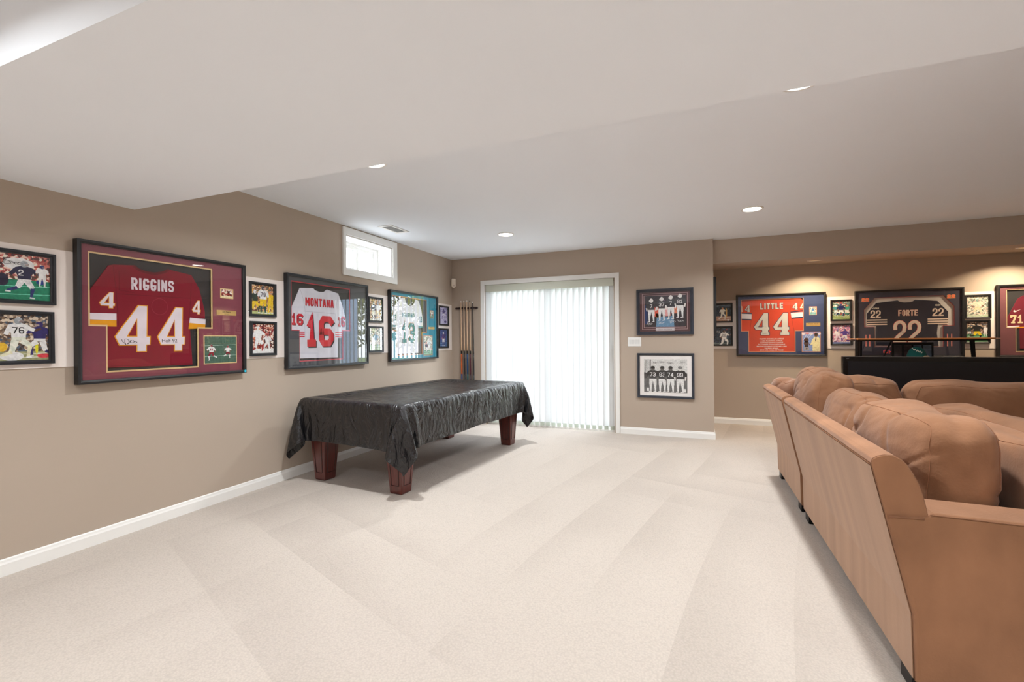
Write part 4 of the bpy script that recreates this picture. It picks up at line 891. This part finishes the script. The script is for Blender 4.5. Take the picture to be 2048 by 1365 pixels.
for sx in (-1, 1):
    for sy in (-1, 1):
        ox, oy = sx * (TA - .155), sy * (TB - .155)
        b = MB(); a1, a0 = .096, .061
        vs = []
        for z, a in ((.62, a1), (.50, a1 * .98), (0.012, a0), (0, a0 - .004)): vs += [(ox - a, oy - a, z), (ox + a, oy - a, z), (ox + a, oy + a, z), (ox - a, oy + a, z)]
        fs = [(0, 1, 2, 3), (15, 14, 13, 12)] + [(i * 4 + k, i * 4 + (k + 1) % 4, (i + 1) * 4 + (k + 1) % 4, (i + 1) * 4 + k) for i in range(3) for k in range(4)]
        b.add(vs, fs); lg = b.build('leg', CHERRY, t, bevel=.006)
        b = MB()      # recessed panel line on each outward face
        for face in range(4):
            def F(s_, z, o_=.0012):
                a = a0 + (a1 * .98 - a0) * z / .5 + o_
                return [(ox + s_ * a, oy - a, z), (ox + a, oy + s_ * a, z), (ox - s_ * a, oy + a, z), (ox - a, oy - s_ * a, z)][face]
            Q = [F(-.55, .07), F(.55, .07), F(.62, .56), F(-.62, .56)]
            b.tube([Q[0], Q[1], Q[2], Q[3], Q[0]], .0028, n=4, cap=False)
        b.build('panel_groove', CHERRY_D, lg)

def sim_cover():
    """drape a rectangular sheet over the table: position based dynamics, table-local coordinates"""
    hx, hy, st = TA + .328, TB + .328, .0235
    nx, ny = int(2 * hx / st) + 1, int(2 * hy / st) + 1
    X, Y = np.meshgrid(np.linspace(-hx, hx, nx), np.linspace(-hy, hy, ny), indexing='ij')
    rs = np.random.RandomState(3)
    P = np.stack([X, Y, np.full_like(X, TZ + .02)], -1)
    P[..., 2] += .004 * rs.rand(nx, ny) + .01 * np.sin(X * 9 + Y * 5) * (np.abs(X) > TA)
    # a gather of slack on the right hand side
    slack = np.exp(-((Y - .02) / .22) ** 2)
    P[..., 1] = Y - np.sign(Y - .02) * .0
    V = np.zeros_like(P); sx, sy = 2 * hx / (nx - 1), 2 * hy / (ny - 1)
    top = TZ; rad = .03
    def rec(x, y):
        a = np.clip((TA - .10 - np.abs(x)) / .06, 0, 1); c = np.clip((TB - .10 - np.abs(y)) / .06, 0, 1)
        return .026 * np.minimum(a, c)
    rest_y = np.full((nx, ny - 1), sy); rest_y *= 1 + .16 * (X[:, :-1] > TA - .12) * slack[:, :-1]
    def con(A, Bb, rest, k):
        d = Bb - A; l = np.sqrt((d * d).sum(-1, keepdims=True)) + 1e-9; c = d * (.5 * k * (1 - rest / l)); A += c; Bb -= c
    dg = math.hypot(sx, sy)
    for step in range(320):
        V *= .985 if step < 260 else .93
        V[..., 2] -= 9.8 / 60 * .12
        Q = P + V / 60
        for it in range(10):
            for o in (0, 1):
                n_ = (nx - o) // 2; con(Q[o:o + 2 * n_:2], Q[o + 1:o + 2 * n_:2], sx, 1)
                n_ = (ny - o) // 2; r = rest_y[:, o:o + 2 * n_:2, None][:, :n_]
                con(Q[:, o:o + 2 * n_:2], Q[:, o + 1:o + 2 * n_:2], r, 1)
            for o in (0, 1):
                m_ = (nx - 1 - o) // 2 * 2
                A = Q[o:o + m_:2, :-1]; Bb = Q[o + 1:o + m_ + 1:2, 1:]; con(A, Bb, dg, .35)
                A = Q[o:o + m_:2, 1:]; Bb = Q[o + 1:o + m_ + 1:2, :-1]; con(A, Bb, dg, .35)
            con(Q[:-2][0::4], Q[2:][0::4], 2 * sx, .10); con(Q[:-2][2::4], Q[2:][2::4], 2 * sx, .10)
            con(Q[:, :-2][:, 0::4], Q[:, 2:][:, 0::4], 2 * sy, .10); con(Q[:, :-2][:, 2::4], Q[:, 2:][:, 2::4], 2 * sy, .10)
            # rounded box collision
            z = Q[..., 2] + rec(Q[..., 0], Q[..., 1])
            q = np.stack([np.abs(Q[..., 0]) - (TA - rad), np.abs(Q[..., 1]) - (TB - rad), z - (top - rad)], -1)
            qp = np.maximum(q, 0); ln = np.sqrt((qp * qp).sum(-1)) + 1e-9; mx = q.max(-1)
            out = mx > 0; dist = np.where(out, ln, mx) - rad; inside = dist < .003
            g_ = np.where(out[..., None], qp / ln[..., None], (q == mx[..., None]) * 1.0)
            g_[..., 0] *= np.sign(Q[..., 0]); g_[..., 1] *= np.sign(Q[..., 1])
            Q += g_ * np.where(inside, .003 - dist, 0)[..., None]
            if it == 9: # friction on top
                fr = inside & (z > top - .012); Q[fr, :2] = P[fr, :2] + (Q[fr, :2] - P[fr, :2]) * .15
        V = (Q - P) * 60; P = Q
    return P
P = sim_cover(); nx, ny = P.shape[:2]
me = bpy.data.meshes.new('table_cover')
me.from_pydata([tuple(map(float, p)) for p in P.reshape(-1, 3)], [], [(i * ny + j, (i + 1) * ny + j, (i + 1) * ny + j + 1, i * ny + j + 1) for i in range(nx - 1) for j in range(ny - 1)])
for p in me.polygons: p.use_smooth = True
def cover_mat():
    m = bpy.data.materials.new('thin_black_vinyl'); m.use_nodes = True; nt = m.node_tree; bb = nt.nodes['Principled BSDF']; N = nt.nodes.new; L = nt.links.new
    bb.inputs['Base Color'].default_value = lin((31, 30, 32)) + (1,); bb.inputs['Roughness'].default_value = .23; bb.inputs['Specular IOR Level'].default_value = .6
    tc = N('ShaderNodeTexCoord'); mp = N('ShaderNodeMapping'); mp.inputs['Scale'].default_value = (1, 1, .55); L(tc.outputs['Object'], mp.inputs[0])
    a = N('ShaderNodeTexNoise'); a.inputs['Scale'].default_value = 7; a.inputs['Detail'].default_value = 4; a.inputs['Roughness'].default_value = .5; a.inputs['Distortion'].default_value = 2.2; L(mp.outputs[0], a.inputs[0])
    bp = N('ShaderNodeBump'); bp.inputs['Strength'].default_value = 1.0; bp.inputs['Distance'].default_value = .034; L(a.outputs[0], bp.inputs['Height']); L(bp.outputs[0], bb.inputs['Normal'])
    return m
me.materials.append(cover_mat())
o = bpy.data.objects.new('table_cover', me); COL.objects.link(o); o.location = TC; o.rotation_euler = (0, 0, TR)
tag(o, 'wrinkled black vinyl cover draped over the pool table', 'table cover')
s_ = o.modifiers.new('thick', 'SOLIDIFY'); s_.thickness = .0015; s_.offset = 1
s_ = o.modifiers.new('sub', 'SUBSURF'); s_.levels = 1; s_.render_levels = 1

# ------------------------------------------------------------------ sofa
BACKP = [(4.080, .055), (4.075, .28), (3.962, .785), (3.966, .800), (3.98, .810), (4.0, .8155), (4.025, .815), (4.045, .805), (4.062, .785), (4.078, .757), (4.092, .725), (4.102, .692), (4.110, .655), (4.116, .62), (4.18, .42), (4.18, .055)]
def sofa_section(name, label, y0, y1, arm):
    t = empty(name, label, 'sofa', (4.08, y0, 0), group='brown suede sectional')
    L0 = lambda P: [(x - 4.08, z) for x, z in P]
    b = MB(); b.prism(L0(BACKP), .0, y1 - y0, 'y'); bk = b.build('back', SUEDE, t, bevel=.012, seg=3)
    b = MB()      # outside back panel, a lighter suede copy carrying its brighter light, nap running down
    pl = [(4.0785, .06), (4.0735, .28), (3.963, .772), (3.9615, .772), (4.0705, .279), (4.0755, .06)]
    b.prism(L0(pl), .012, y1 - y0 - .012, 'y'); b.build('back_panel', PANELM, bk, bevel=.001)
    b = MB(); b.tube([(x - 4.08, .006, z) for x, z in BACKP[:2]] + [(x - 4.08, .006, z) for x, z in BACKP[2:14]], .0022, n=6)
    b.tube([(3.960 - 4.08, .01, .779), (3.960 - 4.08, y1 - y0 - .01, .779)], .0015, n=6); b.build('back_piping', SUEDE_D, bk, smooth=True)
    b = MB(); b.box(.09, 0.02, .055, 1.02, y1 - y0 - .005, .30); b.build('seat_base', SUEDE, t, bevel=.015, seg=3)
    b = MB(); b.box(.11, .20 if arm else .02, .30, 1.04, y1 - y0 - .01, .455); b.build('seat_cushion', SUEDE, t, bevel=.05, seg=5)
    for fx in (.001, .95):
        for fy in (.03, y1 - y0 - .14):
            b = MB(); b.prism([(fx, fy), (fx + .06, fy), (fx + .06, fy + .10), (fx, fy + .10)], 0, .056, 'z'); b.build('foot', STEEL, t, bevel=.004)
    if arm:
        b = MB(); ap = [(4.0795, .055), (4.0745, .28), (4.003, .607), (4.104, .618), (4.13, .634), (5.10, .622), (5.14, .58), (5.14, .055)]
        b.prism(L0(ap), -.006, .175, 'y'); am = b.build('arm', SUEDE, t, bevel=.012, seg=3)
        b = MB(); b.tube([(4.120 - 4.08, -.0065, .628), (5.05 - 4.08, -.0065, .618)], .0022, n=6); b.tube([(4.0035 - 4.08, -.0065, .6075), (4.104 - 4.08, -.0065, .612)], .003, n=6); b.build('arm_piping', SUEDE_D, am, smooth=True)
    return t
sofa_section('sofa', 'long brown suede sofa section nearest the viewer, ending in a low flat arm', 1.936, 3.645, True)
sofa_section('sofa_corner_section', 'shorter brown suede corner section at the far end of the sofa', 3.705, 4.68, False)
# far wing, its back toward the television
t = empty('sofa_far_wing', 'brown suede sofa wing whose back faces the television', 'sofa', (4.56 + .6, 4.68, 0), group='brown suede sectional')
b = MB(); b.prism([(0, .055), (0, .28), (.10, .78), (.06, .80), (.0, .80), (-.05, .76), (-.16, .42), (-.16, .055)], .0, 1.9, 'x'); b.build('back', SUEDE, t, bevel=.012, seg=3)
b = MB(); b.box(0.02, -1.0, .055, 1.88, -.10, .30); b.build('seat_base', SUEDE, t, bevel=.015, seg=3)
b = MB(); b.box(.02, -1.02, .30, 1.88, -.14, .455); b.build('seat_cushion', SUEDE, t, bevel=.05, seg=5)
for fx in (.05, 1.8):
    for fy in (-.95, -.08):
        b = MB(); b.box(fx, fy, 0, fx + .05, fy + .05, .056); b.build('foot', STEEL, t)

def cushion(label, c, size, rot=(0, 0, 0), puff=.05, seed=0, wr=.012, flop=0, sag=0, stretch=(1, 1, 1), m=None):
    """boxed back cushion: thickness along local x, length along y, height along z; soft corners, sag and wrinkles"""
    hx, hy, hz = (s / 2 for s in size)
    t = tag(bpy.data.objects.new('sofa_cushion', None), label, 'cushion', 'loose suede back cushions'); COL.objects.link(t)
    t.location = (c[0], c[1], c[2] - hz); t.rotation_euler = rot
    def S(a, u, v, w_=None):
        pass
    def M(nx_, ny_, nz_):
        p = Vector((nx_, ny_, nz_))
        # round the box
        k = 5.0; ln = (abs(p.x) ** k + abs(p.y) ** k + abs(p.z) ** k) ** (1 / k); mxx = max(abs(p.x), abs(p.y), abs(p.z)); r = p * (mxx / ln) if ln > 0 else p
        q = Vector((r.x * hx, r.y * hy, r.z * hz))
        sy_, sz_ = 1 - r.y * r.y, 1 - r.z * r.z
        q.x += math.copysign(1, r.x) * puff * sy_ ** .6 * sz_ ** .6 * min(1, abs(r.x) * 1.2) - math.copysign(1, r.x) * .012 * (1 - min(1, sy_ * sz_ * 4)) * abs(r.x)
        q.z -= sag * max(0, r.z) * (1 - r.y * r.y)
        q.z += .012 * noise.noise(Vector((r.y * 1.7 + seed, r.x + 3, seed * 1.3))) * max(0, r.z) * 2
        q.x += flop * max(0, r.z) ** 2
        q.y += .02 * noise.noise(Vector((r.z * 2 + seed, r.x * 2, 7.1)))
        w1 = noise.noise(Vector((q.y * 3.2 * stretch[1] + seed * 3, q.z * 8 + q.y * 2.5, q.x * 4 + seed))); w2 = noise.noise(Vector((q.y * 22 + q.z * 14, q.z * 30, q.x * 16 + seed)))
        w3 = noise.noise(Vector((q.y * 3.1 * stretch[1] + 5 + seed, q.z * 6.5 + q.y * 3, q.x * 3 + 2)))
        ridge = w3 * 1.1 - math.exp(-(w1 / .06) ** 2) * min(1, abs(w3) * 3) * .75
        n_ = Vector((r.x / hx, r.y / hy, r.z / hz)).normalized()
        q += n_ * (wr * ridge + wr * .15 * w2)
        q.z += hz
        return q
    n = (12, 56, 36); b = MB()
    def face(ax, sg):
        o1, o2 = [a for a in range(3) if a != ax]; n1, n2 = n[o1], n[o2]; vs = []
        for i in range(n1 + 1):
            for j in range(n2 + 1):
                p = [0, 0, 0]; p[ax] = sg; p[o1] = -1 + 2 * i / n1; p[o2] = -1 + 2 * j / n2
                vs.append(M(*p))
        b.add(vs, [(i * (n2 + 1) + j, (i + 1) * (n2 + 1) + j, (i + 1) * (n2 + 1) + j + 1, i * (n2 + 1) + j + 1) for i in range(n1) for j in range(n2)])
    for ax in range(3):
        for sg in (-1, 1): face(ax, sg)
    import bmesh
    o = b.build('cushion_body', m or SUEDE, t, smooth=True)
    bm = bmesh.new(); bm.from_mesh(o.data); bmesh.ops.remove_doubles(bm, verts=bm.verts, dist=.0004); bmesh.ops.recalc_face_normals(bm, faces=bm.faces); bm.to_mesh(o.data); bm.free()
    for p in o.data.polygons: p.use_smooth = True
    s = o.modifiers.new('sub', 'SUBSURF'); s.levels = 1; s.render_levels = 1
    for sg in (-.93, .93):
        b = MB(); pts = []
        for (a0, b0, a1_, b1_) in ((-1, -1, 1, -1), (1, -1, 1, 1), (1, 1, -1, 1), (-1, 1, -1, -1)):
            for k in range(16): pts.append(M(sg, a0 + (a1_ - a0) * k / 16, b0 + (b1_ - b0) * k / 16))
        pts.append(pts[0]); b.tube(pts, .0013, n=6, cap=False); b.build('seam', SUEDE_S, t, smooth=True)
    return t
cushion('big plump suede back cushion nearest the viewer, resting behind the flat arm', (4.285, 2.55, .695), (.20, .80, .47), (0, .03, .04), .055, 1, .017, sag=.012)
cushion('slumped suede back cushion behind the nearest plump one', (4.235, 3.30, .685), (.20, .69, .47), (0, .22, 0), .055, 2, .018, flop=.02, sag=.02)
cushion('tall suede back cushion standing highest beside the corner', (4.235, 3.98, .735), (.20, .62, .53), (0, .10, .05), .06, 3, .016, sag=.0)
cushion('dark brown cushion corner poking up behind the tallest cushion', (4.16, 4.52, .66), (.14, .34, .44), (0, -.05, .5), .04, 4, .008, m=mat('darker_brown_suede', (140, 100, 76), .95, bump=(90, .2, .004), var=(5, .12), sheen=.3, spec=.1))  # suede slightly darker than on the other cushions
cushion('crumpled suede cushion lying in the sofa corner, left of the long far cushion', (4.545, 4.42, .69), (.20, .62, .46), (0, .16, -PI / 2 + .05), .05, 5, .02, sag=.0)
cushion('long suede back cushion in front of the television', (5.32, 4.42, .69), (.20, .90, .46), (0, .14, -PI / 2), .05, 6, .012, sag=.02)
cushion('narrow suede cushion edge standing farther right of the crumpled cushion', (4.83, 3.08, .63), (.19, 1.30, .385), (0, .0, 0), .02, 7, .005)
cushion('narrow suede cushion edge at the right, just behind the nearest plump cushion', (4.59, 2.37, .635), (.17, 1.10, .40), (0, .0, 0), .02, 8, .005)

# ------------------------------------------------------------------ television, bar table, cap
TVY = 6.0; k = TVY / 6.2; xl = 3.396 + (4.949 - 3.396) * k; zt = 1.2205 + (1.011 - 1.2205) * k
t = empty('television', 'large black flat screen television behind the sofa', 'television', (xl, TVY, .40))
b = MB(); b.box(0, 0, .08, 1.62, .07, zt - .40); b.build('television_body', mat('gloss_black_plastic', (14, 13, 14), .25, var=(10, .1)), t, bevel=.005)
b = MB(); b.box(.045, -.002, .13, 1.575, .0, zt - .40 - .05); b.build('screen', mat('dark_screen', (24, 25, 30), .35, var=(3, .05)), t)
b = MB(); b.box(0.004, 0.002, zt - .40 - .0012, 1.616, .012, zt - .40 + .0018); b.build('bezel_edge', mat('silver_edge', (150, 146, 144), .4, metal=.5, var=(10, .05)), t)
b = MB(); b.box(.03, -.003, zt - .4215, .055, 0, zt - .4195); b.build('indicator_mark', flat((150, 150, 156)), t)
b = MB(); b.prism([(.45, -.12), (1.17, -.12), (1.17, .17), (.45, .17)], 0, .018, 'z'); b.prism([(.76, .015), (.86, .015), (.86, .055), (.76, .055)], .018, .10, 'z'); b.build('television_foot', mat('gloss_black_plastic', (14, 13, 14), .25), t, bevel=.004)
t = empty('media_console', 'low dark wooden console under the television', 'console', (xl - .05, TVY - .22, 0))
DW = mat('dark_stained_wood', (58, 40, 32), .4, var=(8, .2, (.3, 3, 3)))
b = MB(); b.box(0, 0, .06, 1.72, .45, .40); b.build('console_body', DW, t, bevel=.006)
for q in range(3):
    b = MB(); b.box(.02 + q * .567, -.014, .09, .02 + q * .567 + .547, -.001, .38); d_ = b.build('console_door', DW, t, bevel=.003)
    b = MB(); b.box(.26 + q * .567, -.022, .34, .32 + q * .567, -.014, .35); b.build('door_pull', STEEL, d_)
for fx in (.05, 1.62):
    for fy in (.04, .36): b = MB(); b.box(fx, fy, 0, fx + .05, fy + .05, .06); b.build('foot', DW, t)

t = empty('bar_table', 'tall narrow bar table with thin honey wood top and splayed black legs behind the television', 'table', (5.15, 6.62, 0))
HW = mat('honey_wood_edge', (204, 132, 72), .35, var=(6, .15, (.4, 4, 4)))
b = MB(); b.box(.06, .02, 1.196, 1.31, .34, 1.214); b.build('table_top', HW, t, bevel=.003)
b = MB(); b.box(-.003, .06, 1.197, .075, .30, 1.211); b.prism([(1.30, 1.197), (1.375, 1.202), (1.375, 1.208), (1.30, 1.212)], .06, .30, 'y'); b.build('top_end_grip', mat('worn_wood_end', (186, 140, 116), .4, var=(10, .1)), t, bevel=.003)
b = MB(); b.box(.05, .05, 1.180, 1.28, .31, 1.196); b.build('apron', STEEL, t)
for (x0, y0, x1, y1) in ((.10, .06, .06, .00), (.155, .30, .14, .38), (1.12, .06, 1.20, .00), (1.24, .30, 1.34, .38)):
    b = MB(); b.tube([(x1, y1, 0), (x0, y0, 1.19)], .014 if x0 < .5 else .016, n=4); b.build('leg', STEEL, t)
b = MB(); b.tube([(.44, .18, 1.185), (.20, .20, .60)], .009, n=6); b.build('brace', STEEL, t)
b = MB(); b.box(.10, .04, .930, 1.26, .34, .945); b.build('lower_shelf', STEEL, t)

fr = empty('reflection_frame', 'black four opening collage frame standing in for window reflections under the bar table', 'picture frame', (5.62, 6.90, .9455))  # made-up frame standing in for window reflections in the jersey frame's glass
b = MB(); b.prism([(0, 0), (.40, 0), (.40, .215), (0, .215)], -.010, .010, 'y', holes=[[(.02 + q * .094, .03), (.102 + q * .094, .03), (.102 + q * .094, .185), (.02 + q * .094, .185)] for q in range(4)]); b.build('frame', BLACK, fr)
for q, c in enumerate(((92, 78, 80), (104, 82, 84), (120, 136, 160), (140, 156, 176))):
    b = MB(); b.box(.018 + q * .094, .0, .028, .104 + q * .094, .004, .187, mat('collage_%d' % q, c, .4, var=(14, .35, (1, 1, 2)))); b.build('photograph', parent=fr)  # opening colours brighten to the right, a window reflection put into them

cp = empty('baseball_cap', 'teal baseball cap with cream script and brim on the shelf behind the television', 'cap', (5.80, 6.72, .9455))
b = MB(); vs = []; fs = []; n, mm_ = 28, 10
for i in range(mm_ + 1):
    a = PI / 2 * i / mm_
    for j in range(n):
        q = 2 * PI * j / n; rr = math.cos(a) ** .75 if a < PI / 2 - 1e-6 else 0; vs.append((.098 * rr * math.cos(q), .085 * rr * math.sin(q), .165 * math.sin(a)))
for i in range(mm_):
    for j in range(n): fs.append((i * n + j, i * n + (j + 1) % n, (i + 1) * n + (j + 1) % n, (i + 1) * n + j))
b.add(vs, fs); b.build('crown', mesh_cloth('teal_felt', (24, 96, 92)), cp, smooth=True)
b = MB(); vs = []; n = 14
for s in (0, 1):
    for j in range(n + 1):
        q = -PI / 2 + PI * j / n
        for rr, dz in ((.90, .0), (1.0, 0)): pass
        rr = (.085, .150)[s]; vs.append((.035 + rr * math.cos(q) * .8, .07 * math.sin(q) * (1 + .25 * s), .095 - .09 * s * (.6 + .4 * math.cos(q)) - .03 * (1 - s)))
fs = [(j, j + 1, n + 2 + j, n + 1 + j) for j in range(n)]; b.add(vs, fs)
o = b.build('brim', mesh_cloth('cream_felt', (214, 190, 150)), cp, smooth=True); s_ = o.modifiers.new('t', 'SOLIDIFY'); s_.thickness = .006
b = MB(); b.lathe([(.007, 0), (.006, .006), (.001, .008)], (0, 0, .163), n=10); b.build('top_button', mesh_cloth('teal_felt', (24, 96, 92)), cp)
rn = random.Random(2); pts = []
for i in range(20):
    a = i / 19; x = -.06 + .085 * a; zz = .145 - .045 * a + .012 * math.sin(a * 26); yy = -.085 * math.sqrt(max(0, 1 - (x / .11) ** 2)) * math.cos(math.asin(min(1, zz / .165))) ** .75 - .002; pts.append((x, yy, zz))
b = MB(); b.tube(pts, .0035, n=5); b.build('script_emblem', flat((226, 222, 200)), cp)
